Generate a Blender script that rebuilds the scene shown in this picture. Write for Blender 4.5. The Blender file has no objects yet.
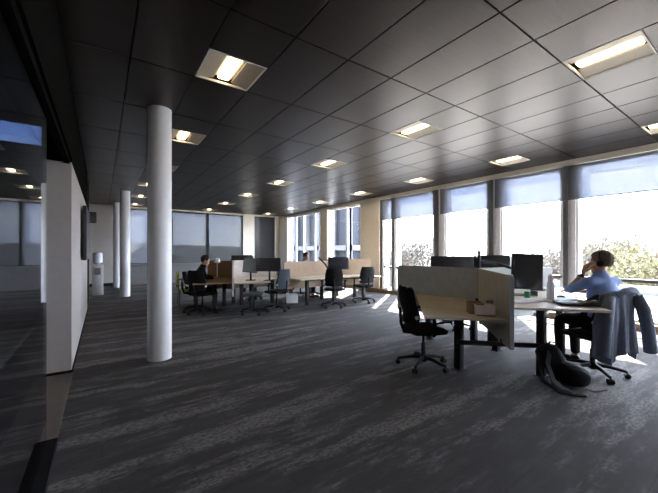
import bpy, bmesh, math, random
from mathutils import Vector, Matrix, Euler
random.seed(7)
C = bpy.context.scene.collection
PI = math.pi
D2R = math.radians

# ------------------------------------------------------------------ camera
EYE = 1.458
YAW = D2R(34.98)
FPX = 324.17
cam_d = bpy.data.cameras.new('camera')
cam_d.sensor_width = 36.0
cam_d.lens = 36.0 * FPX / 658.0
cam_d.shift_y = 4.47 / 658.0
cam_d.clip_start = 0.02
cam_d.clip_end = 500
cam = bpy.data.objects.new('camera', cam_d)
C.objects.link(cam)
cam.location = (0, 0, EYE)
cam.rotation_euler = (PI / 2, 0, -YAW)
bpy.context.scene.camera = cam

FX, FY = math.sin(YAW), math.cos(YAW)


def cw(r, d, z=0.0):
    """r metres to the right of and d metres ahead of the viewpoint -> world"""
    return Vector((d * FX + r * FY, d * FY - r * FX, z))


def cang(a):
    """angle measured in the (right, ahead) frame, degrees -> world radians"""
    return D2R(a) - YAW


# --------------------------------------------------------------- materials
def _new(name):
    m = bpy.data.materials.new(name)
    m.use_nodes = True
    nt = m.node_tree
    nt.nodes.clear()
    out = nt.nodes.new('ShaderNodeOutputMaterial')
    return m, nt, out


def N(nt, kind, **kw):
    n = nt.nodes.new(kind)
    for k, v in kw.items():
        setattr(n, k, v)
    return n


def mat(name, col, rough=0.6, metal=0.0, spec=0.4, var=0.08, scale=12.0, bump=0.0, bscale=200.0, sheen=0.0):
    m, nt, out = _new(name)
    p = N(nt, 'ShaderNodeBsdfPrincipled')
    p.inputs['Roughness'].default_value = rough
    p.inputs['Metallic'].default_value = metal
    p.inputs['Specular IOR Level'].default_value = spec
    tc = N(nt, 'ShaderNodeTexCoord')
    nz = N(nt, 'ShaderNodeTexNoise')
    nz.inputs['Scale'].default_value = scale
    nz.inputs['Detail'].default_value = 3
    nt.links.new(tc.outputs['Object'], nz.inputs['Vector'])
    rp = N(nt, 'ShaderNodeValToRGB')
    rp.color_ramp.elements[0].position = 0.3
    rp.color_ramp.elements[1].position = 0.7
    rp.color_ramp.elements[0].color = tuple(max(0, c * (1 - var)) for c in col) + (1,)
    rp.color_ramp.elements[1].color = tuple(min(1, c * (1 + var)) for c in col) + (1,)
    nt.links.new(nz.outputs['Fac'], rp.inputs['Fac'])
    nt.links.new(rp.outputs['Color'], p.inputs['Base Color'])
    if sheen:
        p.inputs['Sheen Weight'].default_value = sheen
    if bump:
        n2 = N(nt, 'ShaderNodeTexNoise')
        n2.inputs['Scale'].default_value = bscale
        nt.links.new(tc.outputs['Object'], n2.inputs['Vector'])
        b = N(nt, 'ShaderNodeBump')
        b.inputs['Strength'].default_value = bump
        b.inputs['Distance'].default_value = 0.002
        nt.links.new(n2.outputs['Fac'], b.inputs['Height'])
        nt.links.new(b.outputs['Normal'], p.inputs['Normal'])
    nt.links.new(p.outputs['BSDF'], out.inputs['Surface'])
    return m


def emit(name, col, strength):
    m, nt, out = _new(name)
    e = N(nt, 'ShaderNodeEmission')
    e.inputs['Color'].default_value = tuple(col) + (1,)
    e.inputs['Strength'].default_value = strength
    nt.links.new(e.outputs['Emission'], out.inputs['Surface'])
    return m


def glass(name, tint=(1, 1, 1), ior=1.45, rough=0.0):
    m, nt, out = _new(name)
    t = N(nt, 'ShaderNodeBsdfTransparent')
    t.inputs['Color'].default_value = tuple(tint) + (1,)
    g = N(nt, 'ShaderNodeBsdfGlossy')
    g.inputs['Roughness'].default_value = rough
    f = N(nt, 'ShaderNodeFresnel')
    # the same reflectance from both faces of a thin sheet
    ge = N(nt, 'ShaderNodeNewGeometry')
    mr = N(nt, 'ShaderNodeMapRange')
    mr.inputs['To Min'].default_value = ior
    mr.inputs['To Max'].default_value = 1.0 / ior
    nt.links.new(ge.outputs['Backfacing'], mr.inputs['Value'])
    nt.links.new(mr.outputs['Result'], f.inputs['IOR'])
    mx = N(nt, 'ShaderNodeMixShader')
    nt.links.new(f.outputs['Fac'], mx.inputs['Fac'])
    nt.links.new(t.outputs['BSDF'], mx.inputs[1])
    nt.links.new(g.outputs['BSDF'], mx.inputs[2])
    nt.links.new(mx.outputs['Shader'], out.inputs['Surface'])
    return m


def screen_cloth(name, see, cloth, fac):
    """a fine woven sun screen: part open weave, part yarn"""
    m, nt, out = _new(name)
    t = N(nt, 'ShaderNodeBsdfTransparent')
    t.inputs['Color'].default_value = tuple(see) + (1,)
    d = N(nt, 'ShaderNodeBsdfDiffuse')
    d.inputs['Color'].default_value = tuple(cloth) + (1,)
    tr = N(nt, 'ShaderNodeBsdfTranslucent')
    tr.inputs['Color'].default_value = tuple(cloth) + (1,)
    m2 = N(nt, 'ShaderNodeMixShader')
    m2.inputs['Fac'].default_value = 0.3
    nt.links.new(d.outputs['BSDF'], m2.inputs[1])
    nt.links.new(tr.outputs['BSDF'], m2.inputs[2])
    mx = N(nt, 'ShaderNodeMixShader')
    mx.inputs['Fac'].default_value = fac
    nt.links.new(t.outputs['BSDF'], mx.inputs[1])
    nt.links.new(m2.outputs['Shader'], mx.inputs[2])
    nt.links.new(mx.outputs['Shader'], out.inputs['Surface'])
    return m


def carpet_mat():
    m, nt, out = _new('carpet')
    p = N(nt, 'ShaderNodeBsdfPrincipled')
    p.inputs['Roughness'].default_value = 0.92
    p.inputs['Specular IOR Level'].default_value = 0.15
    tc = N(nt, 'ShaderNodeTexCoord')
    L = nt.links.new

    def noise(sx, sy, scale, detail, rough=0.55, off=(0, 0, 0)):
        mp = N(nt, 'ShaderNodeMapping')
        mp.inputs['Scale'].default_value = (sx, sy, 1)
        mp.inputs['Location'].default_value = off
        L(tc.outputs['Object'], mp.inputs['Vector'])
        n = N(nt, 'ShaderNodeTexNoise')
        n.inputs['Scale'].default_value = scale
        n.inputs['Detail'].default_value = detail
        n.inputs['Roughness'].default_value = rough
        L(mp.outputs['Vector'], n.inputs['Vector'])
        return n.outputs['Fac']

    def math_(op, a, b, clamp=False):
        n = N(nt, 'ShaderNodeMath', operation=op)
        n.use_clamp = clamp
        for i, v in enumerate((a, b)):
            if isinstance(v, (int, float)):
                n.inputs[i].default_value = v
            else:
                L(v, n.inputs[i])
        return n.outputs[0]

    def ramp(v, lo, hi):
        n = N(nt, 'ShaderNodeMapRange')
        n.inputs['From Min'].default_value = lo
        n.inputs['From Max'].default_value = hi
        L(v, n.inputs['Value'])
        return n.outputs['Result']

    streak = noise(0.32, 3.0, 1.0, 3.0, 0.55)          # long worn bands running along the planks
    fine = noise(1.6, 6.0, 1.6, 5.0, 0.7, (3, 1, 0))   # ragged edge of the bands
    fleck = noise(5.0, 9.0, 5.0, 3.0, 0.7)
    broad = noise(0.06, 0.5, 1.0, 2.0)
    s = math_('ADD', math_('MULTIPLY', streak, 0.62), math_('MULTIPLY', fine, 0.38))
    band = ramp(s, 0.500, 0.570)
    fl = ramp(fleck, 0.36, 0.62)
    fac = math_('MULTIPLY', band, fl, True)
    fac = math_('ADD', math_('MULTIPLY', fac, 0.85), math_('MULTIPLY', ramp(fine, 0.45, 0.75), 0.18), True)
    mix = N(nt, 'ShaderNodeMix', data_type='RGBA')
    mix.inputs['A'].default_value = (0.072, 0.068, 0.069, 1)
    mix.inputs['B'].default_value = (0.255, 0.242, 0.238, 1)
    L(fac, mix.inputs['Factor'])
    mix2 = N(nt, 'ShaderNodeMix', data_type='RGBA', blend_type='MULTIPLY')
    mix2.inputs['Factor'].default_value = 0.5
    L(mix.outputs['Result'], mix2.inputs['A'])
    cr = N(nt, 'ShaderNodeValToRGB')
    cr.color_ramp.elements[0].color = (0.62, 0.62, 0.64, 1)
    cr.color_ramp.elements[1].color = (1, 1, 1, 1)
    cr.color_ramp.elements[0].position = .35
    cr.color_ramp.elements[1].position = .65
    L(broad, cr.inputs['Fac'])
    L(cr.outputs['Color'], mix2.inputs['B'])
    # plank seams, 0.25 x 1.0 m
    bk = N(nt, 'ShaderNodeTexBrick')
    bk.inputs['Scale'].default_value = 1.0
    bk.inputs['Brick Width'].default_value = 1.0
    bk.inputs['Row Height'].default_value = 0.25
    bk.inputs['Mortar Size'].default_value = 0.0025
    bk.inputs['Color1'].default_value = (1, 1, 1, 1)
    bk.inputs['Color2'].default_value = (0.86, 0.86, 0.87, 1)
    bk.inputs['Mortar'].default_value = (0.6, 0.6, 0.6, 1)
    L(tc.outputs['Object'], bk.inputs['Vector'])
    mix3 = N(nt, 'ShaderNodeMix', data_type='RGBA', blend_type='MULTIPLY')
    mix3.inputs['Factor'].default_value = 0.8
    L(mix2.outputs['Result'], mix3.inputs['A'])
    L(bk.outputs['Color'], mix3.inputs['B'])
    L(mix3.outputs['Result'], p.inputs['Base Color'])
    pile = N(nt, 'ShaderNodeTexNoise')
    pile.inputs['Scale'].default_value = 260
    L(tc.outputs['Object'], pile.inputs['Vector'])
    b = N(nt, 'ShaderNodeBump')
    b.inputs['Strength'].default_value = 0.4
    b.inputs['Distance'].default_value = 0.004
    L(pile.outputs['Fac'], b.inputs['Height'])
    L(b.outputs['Normal'], p.inputs['Normal'])
    L(p.outputs['BSDF'], out.inputs['Surface'])
    return m


def ceiling_mat():
    m, nt, out = _new('ceiling_panel')
    p = N(nt, 'ShaderNodeBsdfPrincipled')
    p.inputs['Roughness'].default_value = 0.36
    p.inputs['Metallic'].default_value = 0.85
    p.inputs['Specular IOR Level'].default_value = 0.45
    tc = N(nt, 'ShaderNodeTexCoord')
    mp = N(nt, 'ShaderNodeMapping')
    mp.inputs['Scale'].default_value = (2.5, 26, 1)
    nt.links.new(tc.outputs['Object'], mp.inputs['Vector'])
    nz = N(nt, 'ShaderNodeTexNoise')
    nz.inputs['Scale'].default_value = 1.6
    nz.inputs['Detail'].default_value = 4
    nt.links.new(mp.outputs['Vector'], nz.inputs['Vector'])
    rp = N(nt, 'ShaderNodeValToRGB')
    rp.color_ramp.elements[0].color = (0.033, 0.0262, 0.0222, 1)
    rp.color_ramp.elements[1].color = (0.048, 0.0385, 0.033, 1)
    nt.links.new(nz.outputs['Fac'], rp.inputs['Fac'])
    nt.links.new(rp.outputs['Color'], p.inputs['Base Color'])
    nt.links.new(p.outputs['BSDF'], out.inputs['Surface'])
    return m


M = dict(
    carpet=carpet_mat(), ceil=ceiling_mat(),
    void=mat('ceiling_void', (0.012, 0.011, 0.011), 0.8),
    black_paint=mat('black_paint', (0.006, 0.006, 0.006), 0.95, spec=0.02),
    white=mat('white_paint', (0.44, 0.41, 0.395), 0.6, var=0.03, bump=0.05),
    gloss_white=mat('white_enamel', (0.62, 0.62, 0.62), 0.35),
    jamb=mat('white_window_frame', (0.86, 0.86, 0.87), 0.45, var=0.02),
    col_white=mat('column_white', (0.84, 0.85, 0.88), 0.5, var=0.02),
    beige=mat('beige_paint', (0.86, 0.785, 0.66), 0.6, var=0.03),
    cream=mat('cream_frame', (0.86, 0.80, 0.70), 0.5, var=0.03),
    greyframe=mat('grey_metal_frame', (0.16, 0.16, 0.17), 0.4, metal=0.4, spec=0.5),
    silver=mat('silver_metal', (0.84, 0.83, 0.84), 0.4, metal=0.0),
    darkframe=mat('dark_frame', (0.035, 0.035, 0.038), 0.45),
    sill=mat('sill_wall_grey', (0.16, 0.16, 0.165), 0.7),
    skirt=mat('skirting_dark', (0.014, 0.014, 0.016), 0.95, spec=0.03),
    threshold=mat('threshold_brown', (0.17, 0.145, 0.125), 0.6),
    plastic=mat('black_plastic', (0.010, 0.010, 0.012), 0.6, spec=0.2),
    chairfab=mat('black_chair_fabric', (0.013, 0.013, 0.016), 0.85, bump=0.3, bscale=350, spec=0.2),
    chairblue=mat('slate_chair_fabric', (0.035, 0.045, 0.060), 0.8, bump=0.3, bscale=350, spec=0.2),
    chairteal=mat('teal_grey_fabric', (0.085, 0.12, 0.115), 0.8, bump=0.3, bscale=350),
    steel=mat('black_steel', (0.014, 0.015, 0.019), 0.5, spec=0.3),
    oak=mat('pale_oak', (0.67, 0.59, 0.47), 0.45, var=0.1, scale=6),
    oakedge=mat('oak_edge', (0.30, 0.22, 0.15), 0.5, var=0.1),
    oakwhite=mat('pale_desktop', (0.70, 0.65, 0.57), 0.45, var=0.06, scale=6),
    screen_grey=mat('grey_felt', (0.52, 0.56, 0.56), 0.9, bump=0.4, bscale=300, spec=0.1),
    screen_beige=mat('beige_felt', (0.52, 0.485, 0.41), 0.9, bump=0.4, bscale=300, spec=0.1),
    screen_tan=mat('tan_felt', (0.40, 0.30, 0.225), 0.9, bump=0.4, bscale=300, spec=0.1),
    screen_white=mat('white_felt', (0.62, 0.58, 0.54), 0.9, bump=0.4, bscale=300, spec=0.1),
    screen_brown=mat('brown_felt', (0.30, 0.19, 0.11), 0.9, bump=0.4, bscale=300, spec=0.1),
    edge=mat('pale_edge', (0.50, 0.56, 0.62), 0.5, var=0.03),
    monitor=mat('monitor_black', (0.014, 0.014, 0.016), 0.4, spec=0.5),
    display=mat('display_off', (0.012, 0.012, 0.014), 0.16, spec=0.6, var=0.02),
    display_grey=mat('display_grey', (0.20, 0.215, 0.23), 0.35, spec=0.5),
    paper=mat('white_paper', (0.84, 0.85, 0.90), 0.7, var=0.03),
    pink=mat('pinkish_carton', (0.88, 0.79, 0.75), 0.7, var=0.04),
    kraft=mat('kraft_card', (0.33, 0.22, 0.13), 0.8, var=0.08),
    green=mat('green_plastic', (0.03, 0.30, 0.16), 0.4),
    yellow=mat('yellow_green_fabric', (0.48, 0.52, 0.03), 0.7),
    bottle=mat('frosted_bottle', (0.78, 0.83, 0.92), 0.25, var=0.03, spec=0.6),
    skin=mat('skin', (0.50, 0.29, 0.20), 0.55, var=0.05, spec=0.35),
    hair=mat('brown_hair', (0.125, 0.09, 0.066), 0.7, var=0.35, scale=60, bump=0.6, bscale=120),
    hairdark=mat('dark_hair', (0.015, 0.012, 0.01), 0.7, var=0.3, scale=60, bump=0.6, bscale=120),
    shirt=mat('blue_shirt', (0.20, 0.30, 0.60), 0.8, var=0.06, scale=20, bump=0.15, bscale=250),
    trousers=mat('black_trousers', (0.012, 0.012, 0.015), 0.85, spec=0.15),
    shoe=mat('black_shoe', (0.01, 0.01, 0.011), 0.5),
    coat=mat('grey_blue_coat', (0.175, 0.205, 0.275), 0.9, var=0.12, scale=30, bump=0.5, bscale=320, spec=0.15),
    bag=mat('navy_nylon', (0.007, 0.009, 0.015), 0.7, bump=0.2, bscale=300, spec=0.15),
    strap=mat('grey_webbing', (0.022, 0.022, 0.025), 0.8),
    reflector=mat('luminaire_reflector', (0.42, 0.37, 0.29), 0.5, var=0.03),
    lampframe=mat('luminaire_frame', (0.50, 0.48, 0.44), 0.5, var=0.02),
    tube=emit('luminaire_tube', (1.0, 0.78, 0.48), 4.0),
    pane=glass('window_pane', (0.97, 0.98, 0.98), 1.35),
    blue_pane=glass('blue_film_glass', (0.22, 0.27, 0.37), 1.3),
    partition_glass=glass('partition_glass', (0.74, 0.77, 0.82), 1.9),
    blind=screen_cloth('pale_screen_cloth', (0.27, 0.283, 0.32), (0.34, 0.35, 0.37), 0.5),
    blind_dark=screen_cloth('dark_screen_cloth', (0.235, 0.24, 0.25), (0.15, 0.16, 0.165), 0.35),
    blind_grey=screen_cloth('grey_screen_cloth', (0.16, 0.16, 0.165), (0.13, 0.13, 0.13), 0.5),
    concrete=mat('pale_roof', (0.22, 0.215, 0.21), 0.9),
    facade_white=mat('white_facade', (0.17, 0.173, 0.18), 0.6),
    facade_glass=mat('blue_facade_glass', (0.035, 0.038, 0.05), 0.3, spec=0.15),
    ground=mat('scrub_ground', (0.034, 0.034, 0.027), 0.95, var=0.4, scale=0.2),
    hill=mat('far_hill', (0.05, 0.051, 0.054), 0.95, var=0.25, scale=0.05),
    bark=mat('bark', (0.16, 0.12, 0.09), 0.9, var=0.2),
    leaf_yellow=mat('spring_leaf', (0.185, 0.172, 0.095), 0.8, var=0.3, scale=3),
    leaf_green=mat('green_leaf', (0.14, 0.18, 0.08), 0.8, var=0.3, scale=3),
    leaf_bare=mat('bare_twig', (0.165, 0.147, 0.128), 0.9, var=0.1, scale=3),
    roof_grey=mat('grey_roofing', (0.42, 0.43, 0.45), 0.7),
    navy_panel=mat('steel_blue_panel', (0.10, 0.20, 0.36), 0.35, spec=0.5),
    slate=mat('slate_wall', (0.05, 0.052, 0.056), 0.6),
)


# ------------------------------------------------------------- mesh helper
class MB:
    def __init__(s):
        s.bm = bmesh.new()

    def _xf(s, vs, mtx):
        if mtx is not None:
            bmesh.ops.transform(s.bm, matrix=mtx, verts=vs)

    def box(s, x0, x1, y0, y1, z0, z1, mtx=None):
        r = bmesh.ops.create_cube(s.bm, size=1.0)
        vs = r['verts']
        bmesh.ops.transform(s.bm, matrix=Matrix.Translation(((x0 + x1) / 2, (y0 + y1) / 2, (z0 + z1) / 2)) @
                            Matrix.Diagonal((abs(x1 - x0), abs(y1 - y0), abs(z1 - z0), 1)), verts=vs)
        s._xf(vs, mtx)
        return s

    def rbox(s, x0, x1, y0, y1, z0, z1, r=0.02, seg=2, mtx=None):
        n0 = set(s.bm.verts)
        s.box(x0, x1, y0, y1, z0, z1)
        vs = [v for v in s.bm.verts if v not in n0]
        es = list({e for v in vs for e in v.link_edges})
        bmesh.ops.bevel(s.bm, geom=es, offset=r, segments=seg, affect='EDGES', profile=0.5)
        vs = [v for v in s.bm.verts if v not in n0]
        s._xf(vs, mtx)
        return s

    def cyl(s, p0, p1, r0, r1=None, seg=20, cap=True):
        p0, p1 = Vector(p0), Vector(p1)
        r1 = r0 if r1 is None else r1
        ax = p1 - p0
        r = bmesh.ops.create_cone(s.bm, cap_ends=cap, segments=seg, radius1=r0, radius2=r1, depth=ax.length)
        q = Vector((0, 0, 1)).rotation_difference(ax.normalized()).to_matrix().to_4x4()
        bmesh.ops.transform(s.bm, matrix=Matrix.Translation((p0 + p1) / 2) @ q, verts=r['verts'])
        return s

    def tube(s, pts, rad, seg=10):
        pts = [Vector(p) for p in pts]
        n = len(pts)
        rads = rad if isinstance(rad, (list, tuple)) else [rad] * n
        rings = []
        up = Vector((0, 0, 1))
        prev = None
        for i, p in enumerate(pts):
            t = (pts[min(i + 1, n - 1)] - pts[max(i - 1, 0)]).normalized()
            a = prev if prev is not None else (up if abs(t.z) < 0.9 else Vector((1, 0, 0)))
            b = (a - t * a.dot(t))
            if b.length < 1e-5:
                b = t.orthogonal()
            b.normalize()
            prev = b
            c = t.cross(b)
            rings.append([s.bm.verts.new(p + (b * math.cos(2 * PI * k / seg) + c * math.sin(2 * PI * k / seg)) * rads[i]) for k in range(seg)])
        for a, b in zip(rings, rings[1:]):
            for k in range(seg):
                s.bm.faces.new((a[k], a[(k + 1) % seg], b[(k + 1) % seg], b[k]))
        s.bm.faces.new(list(reversed(rings[0])))
        s.bm.faces.new(rings[-1])
        return s

    def ribbon(s, pts, w, th, side=Vector((0, 0, 1))):
        """flat strap along pts, width w across 'side'"""
        pts = [Vector(p) for p in pts]
        n = len(pts)
        rings = []
        for i, p in enumerate(pts):
            t = (pts[min(i + 1, n - 1)] - pts[max(i - 1, 0)]).normalized()
            b = (side - t * side.dot(t)).normalized()
            c = t.cross(b)
            rings.append([s.bm.verts.new(p + b * sx * w / 2 + c * sy * th / 2) for sx, sy in ((-1, -1), (1, -1), (1, 1), (-1, 1))])
        for a, b in zip(rings, rings[1:]):
            for k in range(4):
                s.bm.faces.new((a[k], a[(k + 1) % 4], b[(k + 1) % 4], b[k]))
        s.bm.faces.new(list(reversed(rings[0])))
        s.bm.faces.new(rings[-1])
        return s

    def lathe(s, prof, seg=28, at=(0, 0, 0)):
        rings = []
        for r, z in prof:
            rings.append([s.bm.verts.new((at[0] + r * math.cos(2 * PI * k / seg), at[1] + r * math.sin(2 * PI * k / seg), at[2] + z)) for k in range(seg)])
        for a, b in zip(rings, rings[1:]):
            for k in range(seg):
                s.bm.faces.new((a[k], a[(k + 1) % seg], b[(k + 1) % seg], b[k]))
        s.bm.faces.new(list(reversed(rings[0])))
        s.bm.faces.new(rings[-1])
        return s

    def prism(s, poly, z0, z1, mtx=None):
        a = [s.bm.verts.new((x, y, z0)) for x, y in poly]
        b = [s.bm.verts.new((x, y, z1)) for x, y in poly]
        n = len(poly)
        for k in range(n):
            s.bm.faces.new((a[k], a[(k + 1) % n], b[(k + 1) % n], b[k]))
        s.bm.faces.new(list(reversed(a)))
        s.bm.faces.new(b)
        s._xf(a + b, mtx)
        return s

    def ball(s, c, r, sub=2, scale=(1, 1, 1), mtx=None):
        q = bmesh.ops.create_icosphere(s.bm, subdivisions=sub, radius=1.0)
        bmesh.ops.transform(s.bm, matrix=Matrix.Translation(c) @ (mtx if mtx is not None else Matrix.Identity(4)) @
                            Matrix.Diagonal((r * scale[0], r * scale[1], r * scale[2], 1)), verts=q['verts'])
        return s

    def build(s, name, material, parent=None, loc=None, rotz=0.0, smooth=True, bevel=0.0, angle=40):
        bmesh.ops.recalc_face_normals(s.bm, faces=s.bm.faces)
        me = bpy.data.meshes.new(name)
        s.bm.to_mesh(me)
        s.bm.free()
        me.materials.append(material)
        o = bpy.data.objects.new(name, me)
        C.objects.link(o)
        if smooth:
            me.shade_smooth()
            try:
                me.set_sharp_from_angle(angle=D2R(angle))
            except Exception:
                pass
        if bevel:
            b = o.modifiers.new('bevel', 'BEVEL')
            b.width = bevel
            b.segments = 2
            b.limit_method = 'ANGLE'
            b.angle_limit = D2R(50)
        if parent is not None:
            o.parent = parent
        if loc is not None:
            o.location = loc
            o.rotation_euler = (0, 0, rotz)
        return o


def tag(o, label, cat, group=None, kind=None):
    o['label'] = label
    o['category'] = cat
    if group:
        o['group'] = group
    if kind:
        o['kind'] = kind
    return o


def thing(name, label, cat, loc=(0, 0, 0), rotz=0.0, group=None):
    o = bpy.data.objects.new(name, None)
    o.empty_display_size = 0.1
    C.objects.link(o)
    o.location = loc
    o.rotation_euler = (0, 0, rotz)
    return tag(o, label, cat, group)


def struct(o, label=None):
    o['kind'] = 'structure'
    if label:
        o['label'] = label
    return o


def copy_tree(o, parent=None):
    c = o.copy()
    C.objects.link(c)
    if parent is not None:
        c.parent = parent
    for ch in list(o.children):
        copy_tree(ch, c)
    return c


# ------------------------------------------------------------- room shell
CH = 3.38            # ceiling height
XR = 8.10            # window wall
YF = 16.40           # far wall
XL = -0.30           # face of the left wall

struct(MB().box(-5.0, XR + 0.25, -3.5, YF + 0.25, -0.2, 0.0).build('floor', M['carpet'], smooth=False),
       'dark grey carpet with long pale streaks')

# ceiling: metal panels 0.6 x 1.21 m hung under a dark void, with openings for the lights
GX, GY, TX, TY = 0.828, 1.35, 0.60, 1.21
lights = []
for xi in (0, 5, 10):
    for yj in range(0, 7):
        lights.append((xi, yj))
light_cells = {(xi, 2 * yj - 1) for xi, yj in lights}
cb = MB()
for i in range(-10, 13):
    for j in range(-5, 13):
        x0 = GX + i * TX
        y0 = GY + j * TY
        x1, y1 = x0 + TX, y0 + TY
        if i == 12:
            x1 = min(x1, XR - 0.02)
        y1 = min(y1, YF)
        x0c = x0 + 0.007
        x1c = x1 - 0.007
        y0c = y0 + 0.007
        y1c = y1 - 0.007
        if (x0 < -0.9 and y1 > 6.3 and y0 < 9.7) or (x0 < -1.2 and y1 > 6.3):
            continue
        if x1c - x0c < 0.02 or y1c - y0c < 0.02 or x0 >= XR - 0.03:
            continue
        if (i, j) in light_cells:
            y1c = y0 + TY - 0.605
        cb.box(x0c, x1c, y0c, y1c, CH, CH + 0.02)
struct(cb.build('ceiling', M['ceil'], smooth=False, bevel=0.003), 'dark metal panel ceiling')
struct(MB().box(-5.2, XR + 0.25, -3.6, 6.35, CH + 0.16, CH + 0.3).box(-0.57, XR + 0.25, 6.35, 9.75, CH + 0.16, CH + 0.3).box(-1.25, XR + 0.25, 9.75, YF + 0.25, CH + 0.16, CH + 0.3).build('ceiling', M['void'], smooth=False), 'dark void above the ceiling panels')
cvb = MB()
for i in range(-9, 13):
    x = GX + i * TX
    cvb.box(x - 0.02, x + 0.02, -3.4, YF if x > -0.9 else 6.3, CH + 0.021, CH + 0.05)
struct(cvb.build('trim_1', M['void'], smooth=False), 'black ceiling rails')

# ceiling lights
rowname = {0: 'in the row beside the white columns', 5: 'in the middle row', 10: 'in the row beside the window wall'}
ordn = ['nearest', 'second', 'third', 'fourth', 'fifth', 'sixth', 'farthest']


def make_light(first=[None]):
    if first[0] is None:
        root = thing('ceiling_light', '', 'ceiling light')
        w = 0.296
        f = MB()
        for a in ((-w, w, -w, -w + .014), (-w, w, w - .014, w), (-w, -w + .014, -w, w), (w - .014, w, -w, w)):
            f.box(a[0], a[1], a[2], a[3], -0.002, 0.022)
        f.build('frame', M['lampframe'], root, smooth=False)
        # two slanting side reflectors (lower at the rim) and a raised back tray
        for sx in (-1, 1):
            b = MB()
            v = [(sx * .282, -.282, .006), (sx * .282, .282, .006), (sx * .10, .282, .038), (sx * .10, -.282, .038)]
            vs = [b.bm.verts.new(p) for p in v] + [b.bm.verts.new((p[0], p[1], p[2] + .006)) for p in v]
            for q in ((0, 1, 2, 3), (4, 5, 6, 7), (0, 1, 5, 4), (1, 2, 6, 5), (2, 3, 7, 6), (3, 0, 4, 7)):
                b.bm.faces.new([vs[k] for k in q])
            b.build('reflector', M['reflector'], root, smooth=False)
        MB().box(-.11, .11, -.282, .282, .075, .082).build('tray', M['reflector'], root, smooth=False)
        MB().rbox(-.062, .062, -.255, .255, .030, .056, r=.012).build('tube', M['tube'], root)
        first[0] = root
        return root
    return copy_tree(first[0])


for xi, yj in lights:
    o = make_light()
    x = GX + xi * TX + TX / 2
    y = GY + 2 * yj * TY - 0.302
    o.location = (x, y, CH)
    o['label'] = 'square recessed ceiling light ' + rowname[xi] + ', ' + ordn[yj] + ' to the camera'
    if yj == 6:
        o['label'] = 'square recessed ceiling light ' + rowname[xi] + ', farthest from the camera'
    o['group'] = 'square ceiling lights'

# right wall: header, solid pieces, window bays ------------------------------------------------
struct(MB().box(XR - 0.02, XR + 0.22, -3.5, YF, 3.26, CH + 0.29).build('trim_2', M['beige'], smooth=False), 'beige header above the windows')
wr = MB()
for y0, y1 in ((8.40, 9.42), (11.62, 12.18)):
    wr.box(XR - 0.06, XR + 0.2, y0, y1, 0.0, 3.26)
struct(wr.build('wall_right', M['beige'], smooth=False), 'beige wall pieces between the windows')
struct(MB().box(XR - 0.06, XR + 0.2, 15.35, YF, 0.0, 3.26).build('wall_right', M['jamb'], smooth=False), 'cream wall piece in the far corner')
struct(MB().box(XR - 0.10, XR + 0.2, -3.5, YF, 0.0, 0.13).build('trim_3', M['oakedge'], smooth=False), 'brown sill along the foot of the windows')

wcount = [0]


def window_x(y0, y1, z0, z1, rail=0.9, mull=()):
    """window in the right wall, between y0 and y1"""
    wcount[0] += 1
    root = bpy.data.objects.new('window_%d' % wcount[0], None)
    C.objects.link(root)
    root.location = (XR, (y0 + y1) / 2, 0)
    struct(root)
    h = (y1 - y0) / 2
    f = MB()
    t = 0.045
    f.box(0.03, 0.26, -h, -h + t, z0, z1).box(0.03, 0.26, h - t, h, z0, z1)
    f.box(0.05, 0.13, -h, h, z0, z0 + .05).box(0.05, 0.13, -h, h, z1 - .05, z1)
    for m_ in mull:
        f.box(0.05, 0.13, m_ - .03, m_ + .03, z0, z1)
    f.build('window_frame', M['jamb'], root, smooth=False)
    if rail:
        MB().box(0.03, 0.12, -h, h, rail - .03, rail + .03).build('rail', M['greyframe'], root, smooth=False)
    MB().box(0.085, 0.095, -h + t, h - t, z0 + .05, z1 - .05).build('pane', M['pane'], root, smooth=False)
    return root


piers = [(-0.52, -0.18), (1.07, 1.41) if False else (0.98, 1.20), (2.60, 2.84), (4.16, 4.50), (5.76, 6.14), (7.86, 8.40)]
piers = [(-2.2, -1.96), (-0.62, -0.38), (0.98, 1.22), (2.60, 2.84), (4.16, 4.48), (5.76, 6.14), (7.70, 7.84), (8.26, 8.40)]
pm, ps = MB(), MB()
for y0, y1 in piers:
    # each mullion: a dark core with bright metal cheeks
    w_ = (y1 - y0)
    pm.box(XR - .02, XR + .16, y0 + w_ * .62, y1 - w_ * .12, 0.13, 3.26)
    ps.box(XR + .0, XR + .14, y0, y0 + w_ * .30, 0.13, 3.26).box(XR + .05, XR + .12, y0 + w_ * .30, y0 + w_ * .62, 0.13, 3.26).box(XR + .0, XR + .14, y1 - w_ * .12, y1, 0.13, 3.26)
struct(pm.build('trim_4', M['greyframe'], smooth=False), 'dark window mullions')
struct(ps.build('trim_5', M['silver'], smooth=False), 'bright metal window posts')

bays = [(-3.5, -2.2), (-1.96, -0.62), (-0.38, 0.98), (1.22, 2.60), (2.84, 4.16), (4.48, 5.76), (6.14, 7.70), (7.84, 8.26)]
for y0, y1 in bays:
    window_x(y0, y1, 0.13, 3.26)
window_x(9.42, 11.62, 0.13, 3.26, rail=0.9, mull=(-0.15,))
window_x(12.18, 15.35, 0.13, 3.26, rail=0.9, mull=(-0.95, 0.1, 0.85))

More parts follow.
